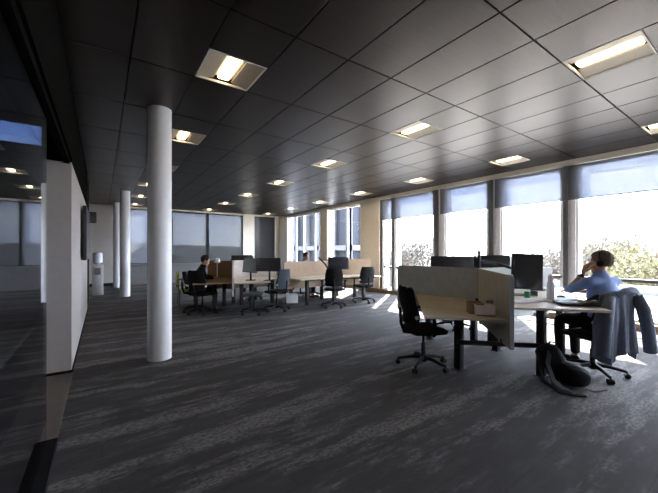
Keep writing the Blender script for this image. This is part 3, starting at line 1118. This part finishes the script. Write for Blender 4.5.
def hair_cap(c, rot, s, material, parent, name='hair'):
    b = MB()
    q = bmesh.ops.create_icosphere(b.bm, subdivisions=5, radius=1)
    mt = Matrix.Translation(c) @ rot
    rnd = random.Random(3)
    for v in q['verts']:
        co = v.co.copy()
        import mathutils
        nz = mathutils.noise.noise(co * 5.0) * .05 + mathutils.noise.noise(co * 14.0) * .035
        r = 1.0 + nz
        p = Vector((co.x * .0835 * r, co.y * .103 * r - .016, co.z * .0965 * r + .034))
        v.co = p
    # cut away the face side and the neck
    kill = []
    for v in b.bm.verts:
        p = v.co
        lim = -.045 if p.y < -.02 else -.045 + (p.y + .02) * 1.05
        if p.z < lim or (p.y > .062 and p.z < .075):
            kill.append(v)
    bmesh.ops.delete(b.bm, geom=kill, context='VERTS')
    ex = bmesh.ops.extrude_face_region(b.bm, geom=list(b.bm.faces))
    for v in [g for g in ex['geom'] if isinstance(g, bmesh.types.BMVert)]:
        v.co *= .93
    bmesh.ops.transform(b.bm, matrix=mt @ Matrix.Diagonal((s, s, s, 1)), verts=b.bm.verts)
    return b.build(name, material, parent, angle=180)


def seated_person(label, loc, rotz, seat_z, pose, m_shirt, m_legs, hair_m, scale=1.0, legs=True, name='person', head_rot=(0, 0, 0)):
    """local frame: facing +y, hips above the origin"""
    t = thing(name, label, 'person', loc, rotz)
    V = Vector
    hz = seat_z + .09
    pel = V((0, -.02, hz))
    lean = pose.get('lean', .10)
    chest = V((0, lean * .55 - .02, hz + .30))
    sh = V((0, lean * .9 - .01, hz + .455))
    neck = V((0, lean * 1.0 + .005, hz + .53))
    hc = V((0, lean * 1.15 + .03, hz + .675)) + V(pose.get('head', (0, 0, 0)))
    nk2 = neck.lerp(hc, .45) + V((0, -.012, 0))
    pts, ed, rad = [], [], []

    def add(p, r, par=None):
        pts.append(V(p))
        rad.append(r)
        if par is not None:
            ed.append((par, len(pts) - 1))
        return len(pts) - 1
    i0 = add(pel, (.150, .115))
    i1 = add(pel.lerp(chest, .5), (.140, .110), i0)
    i2 = add(chest, (.160, .115), i1)
    i3 = add(sh, (.120, .085), i2)
    i4 = add(neck, .056, i3)
    i5 = add(nk2, .054, i4)
    i6 = add(hc + V((0, -.01, -.01)), .06, i5)
    joints = {}
    for sx, key in ((-1, 'L'), (1, 'R')):
        S = sh + V((sx * .175, 0, .0))
        E = V(pose[key][0])
        W = V(pose[key][1])
        a = add(S, .056, i3)
        b_ = add(S.lerp(E, .5), .049, a)
        c = add(E, .042, b_)
        d_ = add(E.lerp(W, .4), .040, c)
        e_ = add(W, .027, d_)
        joints[key] = (S, E, W)
    if legs:
        for sx in (-1, 1):
            hp = pel + V((sx * .095, .02, -.02))
            kn = V((sx * pose.get('knee', .13), .44, seat_z + .04))
            an = V((sx * pose.get('knee', .13), pose.get('foot', .40), .085))
            a = add(hp, .085, i0)
            b_ = add(hp.lerp(kn, .5), .075, a)
            c = add(kn, .058, b_)
            d_ = add(kn.lerp(an, .4), .052, c)
            e_ = add(an, .036, d_)
            f_ = add(an + V((0, .08, -.045)), .036, e_)
            g_ = add(an + V((0, .15, -.055)), .030, f_)
    body = puff_mesh(pts, ed, [tuple(q * .92 for q in r) if isinstance(r, tuple) else r * .92 for r in rad], 12)
    R = Euler([D2R(a) for a in head_rot], 'XYZ').to_matrix().to_4x4()
    meshes = [body, head_mesh(hc, R, pose.get('hs', 1.0))]
    for key in ('L', 'R'):
        S, E, W = joints[key]
        hd = V(pose[key][2])
        meshes += hand_mesh(W, hd, V(pose[key][3]), pose.get('hand', 1.0), pose[key][4])
    fuse('body', meshes, M['skin'], t, voxel=.006, smooth_it=3)
    hair_cap(hc, R, pose.get('hs', 1.0) * 1.03, hair_m, t)
    # shirt: torso and sleeves
    p2, e2, r2 = [], [], []

    def add2(p, r, par=None):
        p2.append(V(p))
        r2.append(r)
        if par is not None:
            e2.append((par, len(p2) - 1))
        return len(p2) - 1
    j0 = add2(pel + V((0, 0, -.03)), (.175, .135))
    j1 = add2(pel.lerp(chest, .5), (.160, .130), j0)
    j2 = add2(chest + V((0, -.01, 0)), (.195, .138), j1)
    j3 = add2(sh + V((0, -.012, -.01)), (.165, .100), j2)
    j4 = add2(neck + V((0, -.01, -.005)), (.085, .075), j3)
    for key in ('L', 'R'):
        S, E, W = joints[key]
        a = add2(S + V((0, -.005, 0)), .078, j3)
        b_ = add2(S.lerp(E, .5), .064, a)
        fin = pose[key][5]
        if fin <= 1:
            c = add2(S.lerp(E, .5 + fin * .5), .059, b_)
        else:
            c = add2(E, .056, b_)
            d_ = add2(E.lerp(W, fin - 1), .044, c)
    fuse('shirt', [puff_mesh(p2, e2, r2)], m_shirt, t, voxel=.009, smooth_it=4)
    # collar
    b = MB()
    for k in range(25):
        pass
    cpts = [neck + V((.066 * math.cos(a), .062 * math.sin(a) + .0, .028 + .012 * -math.sin(a))) for a in [k / 24 * 2 * PI for k in range(25)]]
    b.ribbon(cpts, .036, .008, V((0, 0, 1)))
    b.build('collar', m_shirt, t)
    if legs:
        p3, e3, r3 = [], [], []

        def add3(p, r, par=None):
            p3.append(V(p))
            r3.append(r)
            if par is not None:
                e3.append((par, len(p3) - 1))
            return len(p3) - 1
        k0 = add3(pel + V((0, 0, -.01)), (.165, .125))
        shoes = []
        for sx in (-1, 1):
            hp = pel + V((sx * .095, .02, -.02))
            kn = V((sx * pose.get('knee', .13), .44, seat_z + .04))
            an = V((sx * pose.get('knee', .13), pose.get('foot', .40), .10))
            a = add3(hp, .098, k0)
            b_ = add3(hp.lerp(kn, .5), .088, a)
            c = add3(kn, .074, b_)
            d_ = add3(kn.lerp(an, .5), .064, c)
            add3(an, .056, d_)
            f = V((sx * pose.get('knee', .13), pose.get('foot', .40), 0))
            s_ = MB()
            s_.ball(f + V((0, .0, .055)), .05, 3, (.9, 1.1, 1.0)).ball(f + V((0, .10, .038)), .05, 3, (.95, 2.0, .75)).ball(f + V((0, .17, .032)), .045, 3, (1, 1.2, .7))
            shoes.append(mb_mesh(s_))
        fuse('trousers', [skin_mesh(p3, e3, r3, k0)], m_legs, t, voxel=.009, smooth_it=4)
        for sm in shoes:
            o = fuse('shoe', [sm], M['shoe'], t, voxel=.008, smooth_it=3)
    return t, hc, R, joints


P0 = cw(3.22, 3.83)
PC = cw(3.13, 3.85)
PF = cang(103) - PI / 2
SEAT = .55
pose = dict(lean=.02, hs=1.12, hand=1.08, knee=.12, foot=.42, head=(.055, .0, .0),
            L=((-.30, .17, .985), (-.085, .15, 1.175), (.30, -.04, 1.0), (.9, -.3, -.1), .55, 0.75),
            R=((.30, .22, .93), (.16, .46, .93), (-.25, .9, .0), (0, 0, -1), .35, 0.8))
man, hc, HR, J = seated_person('man in a blue shirt seated at the raised desk, hand held to his face', P0, PF, SEAT, pose,
                               M['shirt'], M['trousers'], M['hair'], head_rot=(-6, 0, 34))
# headset
hs = thing('headset', 'black headset worn by the man in the blue shirt', 'headset', P0, PF)
mt = Matrix.Translation(hc) @ HR @ Matrix.Diagonal((1.12, 1.12, 1.12, 1))
b = MB()
b.tube([mt @ Vector((.098 * math.cos(a), -.005, .022 + .112 * math.sin(a))) for a in [PI * k / 16 for k in range(17)]], .007, 8)
b.build('headband', M['plastic'], hs)
for sx in (-1, 1):
    b = MB()
    b.cyl(mt @ Vector((sx * .082, -.004, -.006)), mt @ Vector((sx * .112, -.004, -.006)), .038, seg=22)
    b.build('ear_cup', M['plastic'], hs, bevel=.006)
w = thing('wristwatch', 'black watch on the raised wrist of the man in the blue shirt', 'watch', P0, PF)
S_, E_, W_ = J['L']
ax = (W_ - E_).normalized()
ctr = E_.lerp(W_, .84)
pa = ax.orthogonal().normalized()
pb = ax.cross(pa)
b = MB()
b.ribbon([ctr + (pa * math.cos(a) + pb * math.sin(a)) * .032 for a in [k / 20 * 2 * PI for k in range(21)]], .026, .005, ax)
b.build('strap', M['plastic'], w)
out_ = Vector((-.8, -.5, .0))
out_ = (out_ - ax * out_.dot(ax)).normalized()
MB().cyl(ctr + out_ * .030, ctr + out_ * .039, .018, seg=20).build('dial', M['plastic'], w)

# his chair and the coat over it
make_chair('black office chair under the man in the blue shirt, coat over its back', M['chairfab'], M['chairfab'], PC, PF, spin=D2R(-113), back_h=.44, arms=False)
ct = thing('coat', 'long grey-blue coat draped over the back of the man’s chair', 'coat', PC, PF)


def coat_shell():
    """cloth hung over the backrest: goes from the inner face over the top and down behind, wider and folded towards the hem"""
    b = MB()
    nu, nv = 64, 34
    import mathutils
    grid = []
    for j in range(nv + 1):
        v_ = j / nv
        row = []
        for i in range(nu + 1):
            u_ = -1 + 2 * i / nu
            if v_ < .16:                     # over the top of the back, from the front
                q = v_ / .16
                y = -.20 - .165 * q
                z = .93 + .10 * math.sin(q * PI * .5)
                fl = 0.0
            else:
                q = (v_ - .16) / .84
                hem = .35 + .05 * math.sin(u_ * 5 + 1) + (.06 if u_ > .5 else -.03) - .04 * abs(u_)
                z = 1.03 - (1.03 - hem) * q
                y = -.365 - .02 * q
                fl = q
            width = .262 + .075 * fl
            shoulder = .03 * (u_ * u_) * (1 - fl)
            wrap = .085 * (u_ * u_)
            fold = fl * .020 * math.sin(u_ * 11 + 1.2 * math.sin(fl * 2.2)) + fl * .014 * math.sin(u_ * 23 + 2)
            fold += .012 * mathutils.noise.noise(Vector((u_ * 2.5, fl * 3, 1.3)))
            row.append(b.bm.verts.new((u_ * width - .06 + .01 * math.sin(fl * 5 + u_ * 3), y + wrap * (.4 + .6 * min(1, fl * 2)) - fold, z - shoulder)))
        grid.append(row)
    for j in range(nv):
        for i in range(nu):
            b.bm.faces.new((grid[j][i], grid[j][i + 1], grid[j + 1][i + 1], grid[j + 1][i]))
    bmesh.ops.recalc_face_normals(b.bm, faces=b.bm.faces)
    bmesh.ops.solidify(b.bm, geom=list(b.bm.faces), thickness=.010)
    return b


coat_shell().build('coat_body', M['coat'], ct, angle=180)
for sx, zz, sp in ((1, .36, .06), (-1, .36, .02)):
    b = MB()
    x0 = sx * .225 - .05
    pts = [(x0 * .85, -.36, .97), (x0 * 1.12, -.39, .82), (x0 * 1.25 + sx * sp * .4, -.40, .62), (x0 * 1.3 + sx * sp, -.40, zz)]
    b.tube(pts, [.05, .062, .058, .062], 14)
    b.build('sleeve', M['coat'], ct, angle=180)
b = MB()
b.ribbon([(-.15, -.375, .985), (-.08, -.392, 1.03), (0, -.40, 1.042), (.08, -.392, 1.03), (.15, -.375, .985)], .06, .014, Vector((0, .2, 1)))
b.build('collar', M['coat'], ct)

# backpack on the floor ------------------------------------------------------------------------
bp = thing('backpack', 'dark navy backpack slumped on the floor against the raised desk’s leg', 'backpack', cw(2.56, 3.58), cang(-10))


def bag_lump(c, sc, rot, seed):
    import mathutils
    b = MB()
    q = bmesh.ops.create_icosphere(b.bm, subdivisions=4, radius=1)
    for v in q['verts']:
        co = v.co
        p = Vector([math.copysign(abs(k) ** .72, k) for k in co])
        p *= 1 + .06 * mathutils.noise.noise(co * 2.5 + Vector((seed, 0, 0)))
        v.co = p
    bmesh.ops.transform(b.bm, matrix=Matrix.Translation(c) @ rot @ Matrix.Diagonal((sc[0], sc[1], sc[2], 1)), verts=q['verts'])
    for v in b.bm.verts:
        v.co.z = max(v.co.z, .004)
    return mb_mesh(b)


fuse('bag_body', [bag_lump((.06, -.01, .125), (.19, .15, .12), Matrix.Rotation(.25, 4, 'Y'), 1),
                  bag_lump((-.09, .03, .27), (.12, .12, .15), Matrix.Rotation(-.5, 4, 'Y'), 5)], M['bag'], bp, voxel=.010, smooth_it=3)
fuse('front_pocket', [bag_lump((.10, -.13, .12), (.12, .05, .085), Matrix.Rotation(.25, 4, 'Y'), 9)], M['bag'], bp, voxel=.010, smooth_it=3)
b = MB()
b.ribbon([(-.14, -.06, .36), (-.20, -.15, .25), (-.17, -.21, .10), (-.10, -.22, .03), (-.02, -.24, .012)], .05, .010, Vector((1, .4, 0)))
b.build('shoulder_strap', M['strap'], bp)
b = MB()
b.ribbon([(-.16, .0, .34), (-.25, -.08, .20), (-.24, -.14, .06), (-.15, -.28, .012), (-.04, -.34, .012), (.06, -.34, .012)], .045, .010, Vector((1, .4, 0)))
b.build('shoulder_strap', M['bag'], bp)
MB().ribbon([(.14, -.19, .02), (.22, -.20, .008), (.36, -.14, .008)], .024, .006, Vector((.3, 1, 0))).build('webbing_end', M['bag'], bp)
MB().tube([(-.13, .02, .40), (-.11, -.0, .45), (-.05, .0, .445), (-.04, .02, .39)], .010, 8).build('haul_loop', M['strap'], bp)

# ============================================================== middle and left far clusters
# left far cluster
H2 = cw(-2.62, 8.85)
g = 'far'
b0, b1, b2 = cang(286.5), cang(43), cang(164)
desk_screen(H2, b0, 1.55, .42, 1.20, M['screen_white'], 'whitish felt desk screen seen end-on in the far left desk cluster', edge_mat=M['screen_white'])
desk_screen(H2, b1, 1.40, .42, 1.20, M['screen_white'], 'whitish felt desk screen behind the tilted grey monitor')
desk_screen(H2, b2, .80, .42, 1.19, M['screen_brown'], 'brown felt desk screen beside the person in black on the far left')
desk(H2, b2, b0, 1.22, .86, .73, 'brown desk on the far left in front of the brown felt screen', top=M['oakedge'], L1=1.5)
desk(H2, b0, b1 + 2 * PI, 1.50, .86, .72, 'wooden desk in front of the whitish felt screen and tilted grey monitor', top=M['oak'], L1=1.40)
desk(H2, b1, b2, 1.3, .80, .74, 'wooden desk at the back of the far left cluster', L1=1.2)
# middle far cluster
H3 = cw(.02, 9.75)
c0, c1, c2 = cang(220), cang(374), cang(458)
desk_screen(H3, c0, 1.62, .42, 1.17, M['screen_tan'], 'long tan felt desk screen in front of the dark-haired person')
desk_screen(H3, c1, 1.33, .42, 1.22, M['screen_tan'], 'tan felt desk screen at the right end of the far desk row')
desk_screen(H3, c2, 1.2, .42, 1.18, M['screen_tan'], 'tan felt desk screen running away behind the far black monitor')
desk(H3, c0, c1, 1.62, .80, .74, 'long wooden desk in front of the tan felt screens in the middle distance', L1=1.33)
desk(H3, c1, c2 , 1.30, .70, .74, 'wooden desk behind the right tan felt screen', L1=1.1)
desk(H3, c2, c0 + 2 * PI, 1.2, .80, .74, 'wooden desk where the dark-haired person sits', L1=1.6)

# chairs of the far clusters
make_chair('black office chair on the far left beside the person in black', M['chairfab'], M['chairfab'], cw(-2.95, 7.55), cang(75) - PI / 2, spin=.4)
make_chair('backless swivel stool with a teal-grey seat in front of the whitish felt screen', M['chairfab'], M['chairteal'], cw(-1.75, 7.55), cang(100) - PI / 2, spin=.1, back=False)
make_chair('office chair with a slate-blue back beside the tilted grey monitor', M['chairblue'], M['chairfab'], cw(-1.28, 7.95), cang(150) - PI / 2, spin=.7)
make_chair('black office chair in front of the black monitor in the middle distance', M['chairfab'], M['chairfab'], cw(.12, 8.45), cang(92) - PI / 2, spin=.3)
make_chair('black office chair tucked under the right end of the far desk row', M['chairfab'], M['chairfab'], cw(.98, 9.25), cang(115) - PI / 2, spin=.9)
make_chair('black office chair seen through the legs under the long far desk', M['chairfab'], M['chairfab'], cw(-.55, 10.6), cang(280) - PI / 2, spin=.2)

# monitors of the far clusters
monitor('wide black monitor at the far left cluster, between tilted grey monitor and slate-blue chair', cw(-1.50, 8.05, 1.12), cang(-6), w=.62, hh=.34, desk_z=.72)
monitor('tilted grey-faced monitor in front of the whitish felt screen', cw(-1.96, 8.10, 1.10), cang(10), w=.36, hh=.36, face=M['display_grey'], desk_z=.72, roll=D2R(6))
monitor('low dark monitor showing above the whitish felt screen on the left', cw(-2.55, 9.3, 1.20), cang(4), w=.50, hh=.28, desk_z=.74)
monitor('black monitor behind the middle-distance chair back', cw(.26, 8.95, 1.12), cang(6), w=.58, hh=.34, desk_z=.74)
t = thing('monitor_arm', 'black bent monitor arm leaning over the long tan felt screen', 'lamp')  # a monitor arm without its screen, not a lamp; it gives no light
MB().tube([tuple(cw(-.02, 9.2, .74)), tuple(cw(-.02, 9.2, .95)), tuple(cw(-.12, 9.25, 1.10)), tuple(cw(-.30, 9.3, 1.27))], .025, 8).build('arm', M['steel'], t)
p = cw(-.02, 9.2, .74)
MB().cyl(p, p + Vector((0, 0, .03)), .05).build('clamp', M['steel'], t)
t = thing('desk_lamp', 'small pale desk lamp above the brown felt screen on the far left', 'lamp', cw(-2.95, 8.55, .74))
MB().lathe([(.07, 0), (.07, .015), (.015, .02), (.012, .42)], 18).build('stem', M['paper'], t)
MB().lathe([(.05, .40), (.085, .42), (.06, .52), (.02, .53)], 18).build('shade', M['paper'], t)
t = thing('carton', 'grey-white carton on the floor under the long far desk', 'box', cw(-1.05, 9.2), cang(10))
MB().box(-.16, .16, -.14, .14, 0, .24).build('carton_walls', M['paper'], t, smooth=False, bevel=.006)
MB().box(-.162, .162, -.03, .03, .10, .242).build('tape', M['pink'], t, smooth=False)

# people at the far clusters
far_pose = dict(lean=.16, hs=1.0, hand=1.0, knee=.12, foot=.42,
                L=((-.27, .20, .83), (-.14, .42, .80), (.2, .95, .0), (0, 0, -1), .35, 1.75),
                R=((.27, .20, .83), (.14, .42, .80), (-.2, .95, .0), (0, 0, -1), .35, 1.75))
seated_person('person in black seated at the far left desk, head bent towards the screen', cw(-3.22, 7.85), cang(20) - PI / 2, .46, far_pose,
              M['trousers'], M['trousers'], M['hairdark'], head_rot=(-18, 0, 0))
seated_person('dark-haired person in blue whose head shows above the long tan felt screen', cw(-.92, 10.45), cang(-30) - PI / 2, .52, far_pose,
              M['shirt'], M['trousers'], M['hairdark'], head_rot=(-10, 0, 0))
seated_person('person of whom only dark hair shows above the tilted grey monitor', cw(-2.32, 9.85), cang(265) - PI / 2, .44, far_pose,
              M['chairblue'], M['trousers'], M['hairdark'], head_rot=(-10, 0, 0))
make_chair('black office chair under the person in black on the far left', M['chairfab'], M['chairfab'], cw(-3.22, 7.85), cang(20) - PI / 2, spin=.3, back_h=.40, arms=False)
make_chair('black office chair under the dark-haired person in blue', M['chairfab'], M['chairfab'], cw(-.92, 10.45), cang(-30) - PI / 2, spin=.3, arms=False)
make_chair('black office chair under the person behind the tilted grey monitor', M['chairfab'], M['chairfab'], cw(-2.32, 9.85), cang(265) - PI / 2, spin=.3, back_h=.40, arms=False)

# yellow-green visitor chair by the far wall
t = thing('visitor_chair', 'small yellow-green chair with dark legs by the far left windows', 'chair', cw(-3.88, 8.85), cang(-60))
MB().rbox(-.24, .24, -.22, .22, .42, .47, r=.02).build('seat', M['yellow'], t)
MB().rbox(-.24, .24, -.25, -.21, .56, .90, r=.018).build('backrest', M['yellow'], t)
for sx in (-.2, .2):
    for sy in (-.19, .19):
        MB().cyl((sx * 1.1, sy * 1.1, 0), (sx, sy, .43), .014, seg=10).build('leg', M['steel'], t)
    MB().cyl((sx, -.23, .44), (sx, -.23, .6), .012, seg=8).build('back_post', M['steel'], t)

# ============================================================== outside
struct(MB().box(-140, 260, -160, 260, -5.4, -5.0).build('ground', M['ground'], smooth=False), 'ground outside far below')
t = thing('terrace_roof', 'pale flat roof outside the right-hand windows', 'roof', (13, 2, -.35))
MB().box(-4.6, 5.5, -12, 9.5, -.15, 0).build('roof_slab', M['concrete'], t, smooth=False)
MB().box(5.3, 5.5, -12, 9.5, 0, .35).build('parapet', M['facade_white'], t, smooth=False)

# white framed office block beyond the far right windows
ob = thing('office_block', 'white-framed office block outside beyond the far right-hand windows', 'building', (13.2, 16.6, -5))
MB().box(.3, 2.8, .3, 14.5, 0, 19).build('glass_wall', M['facade_glass'], ob, smooth=False)
f = MB()
for z in (0, 3.0, 6.5, 10.0, 13.5, 17.0, 19.0):
    f.box(0, 2.9, 0, 14.6, z, z + .34)
f.build('floor_bands', M['facade_white'], ob, smooth=False)
f = MB()
for k in range(9):
    y = .0 + k * 1.8
    f.box(0, .3, y, y + .22, 0, 19)
for k in range(3):
    f.box(k * 1.34, k * 1.34 + .22, 0, .3, 0, 19)
f.build('fins', M['facade_white'], ob, smooth=False)

# low white buildings on the skyline
for k, (x, y, w_, d_, h_, lab) in enumerate(((62, 36, 6, 8, 4.9, 'low white building on the skyline right of the near mullion'),
                                             (48, 46, 4, 5, 5.2, 'white shed on the skyline behind the left end of the grey screen'),
                                             (75, 30, 12, 14, 5.4, 'long pale warehouse on the skyline behind the dark monitors'))):
    t = thing('distant_building', lab, 'building', (x, y, -5), .3 * k)
    MB().box(-w_ / 2, w_ / 2, -d_ / 2, d_ / 2, 0, h_).build('wall', M['facade_white'], t, smooth=False)
    MB().prism([(-w_ / 2 - .2, h_), (w_ / 2 + .2, h_), (0, h_ + .8)], -d_ / 2 - .2, d_ / 2 + .2, Matrix.Rotation(PI / 2, 4, 'X')).build('roof', M['roof_grey'], t, smooth=False)
    for q in range(3):
        yy = -d_ / 2 + (q + .5) * d_ / 3
        MB().box(-w_ / 2 - .05, -w_ / 2, yy - .5, yy + .5, h_ - 2.2, h_ - 1.0).build('window', M['facade_glass'], t, smooth=False)

# hills
import mathutils
hb = MB()
for a_i in range(60):
    pass
rows = []
for j in range(5):
    row = []
    for i in range(80):
        a = -2.2 + i / 79 * 5.6
        rr = 110 + 22 * j
        hgt = [0, .55, .85, 1.0, .6][j]
        base = 7.0 + 3.5 * mathutils.noise.noise(Vector((i * .16, 0, 0))) + 1.5 * mathutils.noise.noise(Vector((i * .5, 3, 0)))
        if a > .95:
            base += 3.0 * min(1, (a - .95) * 2)
        row.append(hb.bm.verts.new((rr * math.cos(a), rr * math.sin(a), -5 + base * hgt)))
    rows.append(row)
for j in range(4):
    for i in range(79):
        hb.bm.faces.new((rows[j][i], rows[j][i + 1], rows[j + 1][i + 1], rows[j + 1][i]))
struct(hb.build('hills', M['hill']), 'low dark hills on the skyline')


def tree(label, loc, h, spread, leafm, n=900, ls=.22, seed=0):
    rnd = random.Random(seed)
    t = thing('tree', label, 'tree', loc, 0, 'trees outside the windows')
    b = MB()
    b.tube([(0, 0, 0), (.1, .05, h * .3), (.05, -.1, h * .6), (.1, 0, h * .9)], [.22, .16, .10, .03], 8)
    tips = []
    for k in range(22):
        z = h * rnd.uniform(.25, .85)
        a = rnd.uniform(0, 2 * PI)
        ln = spread * rnd.uniform(.5, 1.0) * (1.15 - z / h)
        e_ = (math.cos(a) * ln, math.sin(a) * ln, z + ln * .55)
        b.tube([(0, 0, z), (e_[0] * .5, e_[1] * .5, z + ln * .2), e_], [.06, .04, .015], 5)
        tips.append(e_)
    b.build('trunk', M['bark'], t)
    f = MB()
    for k in range(n):
        c = rnd.choice(tips)
        p = Vector(c) + Vector((rnd.gauss(0, 1), rnd.gauss(0, 1), rnd.gauss(0, .8))) * spread * .22
        q = Euler((rnd.uniform(0, 6), rnd.uniform(0, 6), rnd.uniform(0, 6))).to_matrix()
        s_ = ls * rnd.uniform(.5, 1.2)
        vs = [f.bm.verts.new(p + q @ Vector(v)) for v in ((-s_, 0, 0), (0, -s_ * .5, .03), (s_, 0, 0), (0, s_ * .5, .03))]
        f.bm.faces.new(vs)
    f.build('foliage', leafm, t, smooth=False)
    return t


def at_px(px, dist):
    r = (px - 329) / FPX
    v = cw(r, 1.0)
    v.z = 0
    return v.normalized() * dist


trees = [
    (402, 44, 8.2, 4.0, 'leaf_bare', 'hazy brown tree outside, left end of the skyline beside the beige wall'),
    (422, 46, 9.0, 4.2, 'leaf_bare', 'rounded hazy tree outside above the left end of the grey desk screen'),
    (548, 60, 6.8, 4.0, 'leaf_bare', 'pale tree outside just left of the mullion by the man'),
    (572, 36, 6.6, 3.2, 'leaf_bare', 'pale tree outside immediately left of the man’s head'),
    (590, 34, 7.2, 3.0, 'leaf_bare', 'pale tree outside behind the man’s head'),
    (610, 32, 7.2, 2.8, 'leaf_bare', 'bare tree outside just right of the man’s head'),
    (632, 27, 7.2, 2.8, 'leaf_yellow', 'yellow-green tree outside to the right of the man'),
    (656, 25, 7.6, 3.0, 'leaf_yellow', 'yellow-green tree outside at the right edge of the picture'),
]
for k, (px, dist, h, sp, lm, lab) in enumerate(trees):
    p = at_px(px, dist)
    tree(lab, (p.x, p.y, -5), h, sp, M[lm], n=1900 if lm != 'leaf_yellow' else 1500, ls=.20 if lm == 'leaf_bare' else .17, seed=k)
for k, px in enumerate((640, 660, 622)):
    p = at_px(px, 20.5 + k)
    t = thing('bush', ['yellow-green bush outside below the rail right of the man', 'yellow-green bush outside below the rail at the right edge',
                       'yellow-green bush outside directly behind the man’s shoulder'][k], 'bush', (p.x, p.y, -5), 0, 'bushes outside the windows')
    f = MB()
    rnd = random.Random(k + 50)
    for q_ in range(1300):
        a, zz = rnd.uniform(0, 2 * PI), rnd.uniform(0, 1)
        rr = 1.5 * math.sqrt(rnd.random())
        pp_ = Vector((rr * math.cos(a), rr * math.sin(a), zz * 4.9 * math.sqrt(max(0, 1 - (rr / 1.7) ** 2))))
        q = Euler((rnd.uniform(0, 6), rnd.uniform(0, 6), rnd.uniform(0, 6))).to_matrix()
        s_ = .15 * rnd.uniform(.5, 1.2)
        vs = [f.bm.verts.new(pp_ + q @ Vector(v)) for v in ((-s_, 0, 0), (0, -s_ * .6, .02), (s_, 0, 0), (0, s_ * .6, .02))]
        f.bm.faces.new(vs)
    f.build('foliage', M['leaf_yellow'], t, smooth=False)
    MB().tube([(0, 0, 0), (.05, 0, 2.4)], .08, 6).build('stem', M['bark'], t)

# ============================================================== light
world = bpy.data.worlds.new('sky')
bpy.context.scene.world = world
world.use_nodes = True
nt = world.node_tree
nt.nodes.clear()
out = nt.nodes.new('ShaderNodeOutputWorld')
bg = nt.nodes.new('ShaderNodeBackground')
tc = nt.nodes.new('ShaderNodeTexCoord')
sep = nt.nodes.new('ShaderNodeSeparateXYZ')
nt.links.new(tc.outputs['Generated'], sep.inputs[0])
mp = nt.nodes.new('ShaderNodeMapping')
mp.inputs['Scale'].default_value = (2.2, 2.2, 8.0)
nt.links.new(tc.outputs['Generated'], mp.inputs['Vector'])
nz = nt.nodes.new('ShaderNodeTexNoise')
nz.inputs['Scale'].default_value = 1.6
nz.inputs['Detail'].default_value = 5
nz.inputs['Roughness'].default_value = .6
nt.links.new(mp.outputs['Vector'], nz.inputs['Vector'])
rp = nt.nodes.new('ShaderNodeValToRGB')
rp.color_ramp.elements[0].position = .38
rp.color_ramp.elements[1].position = .66
rp.color_ramp.elements[0].color = (0.52, 0.66, 0.95, 1)
rp.color_ramp.elements[1].color = (1.0, 1.0, 1.0, 1)
nt.links.new(nz.outputs['Fac'], rp.inputs['Fac'])
# a bright, hazy sky around the sun's side
hz = nt.nodes.new('ShaderNodeMapRange')
hz.inputs['From Min'].default_value = -.2
hz.inputs['From Max'].default_value = .9
hz.inputs['To Min'].default_value = .65
hz.inputs['To Max'].default_value = 1.75
nt.links.new(sep.outputs['X'], hz.inputs['Value'])
mul = nt.nodes.new('ShaderNodeMath')
mul.operation = 'MULTIPLY'
mul.inputs[1].default_value = 5.0
nt.links.new(hz.outputs['Result'], mul.inputs[0])
nt.links.new(rp.outputs['Color'], bg.inputs['Color'])
nt.links.new(mul.outputs[0], bg.inputs['Strength'])
nt.links.new(bg.outputs['Background'], out.inputs['Surface'])

sd = bpy.data.lights.new('sun', 'SUN')
sd.energy = 26.0
sd.angle = D2R(.6)
sd.color = (1.0, .95, .86)
sun = bpy.data.objects.new('sun', sd)
C.objects.link(sun)
el = D2R(40.5)
d = Vector((-.80 * math.cos(el), -.60 * math.cos(el), -math.sin(el)))
sun.rotation_euler = d.to_track_quat('-Z', 'Y').to_euler()
sun.location = (20, 20, 20)

vs = bpy.context.scene.view_settings
vs.view_transform = 'Standard'
vs.look = 'None'
vs.exposure = 1.75
vs.gamma = 1.0
vs.use_curve_mapping = False
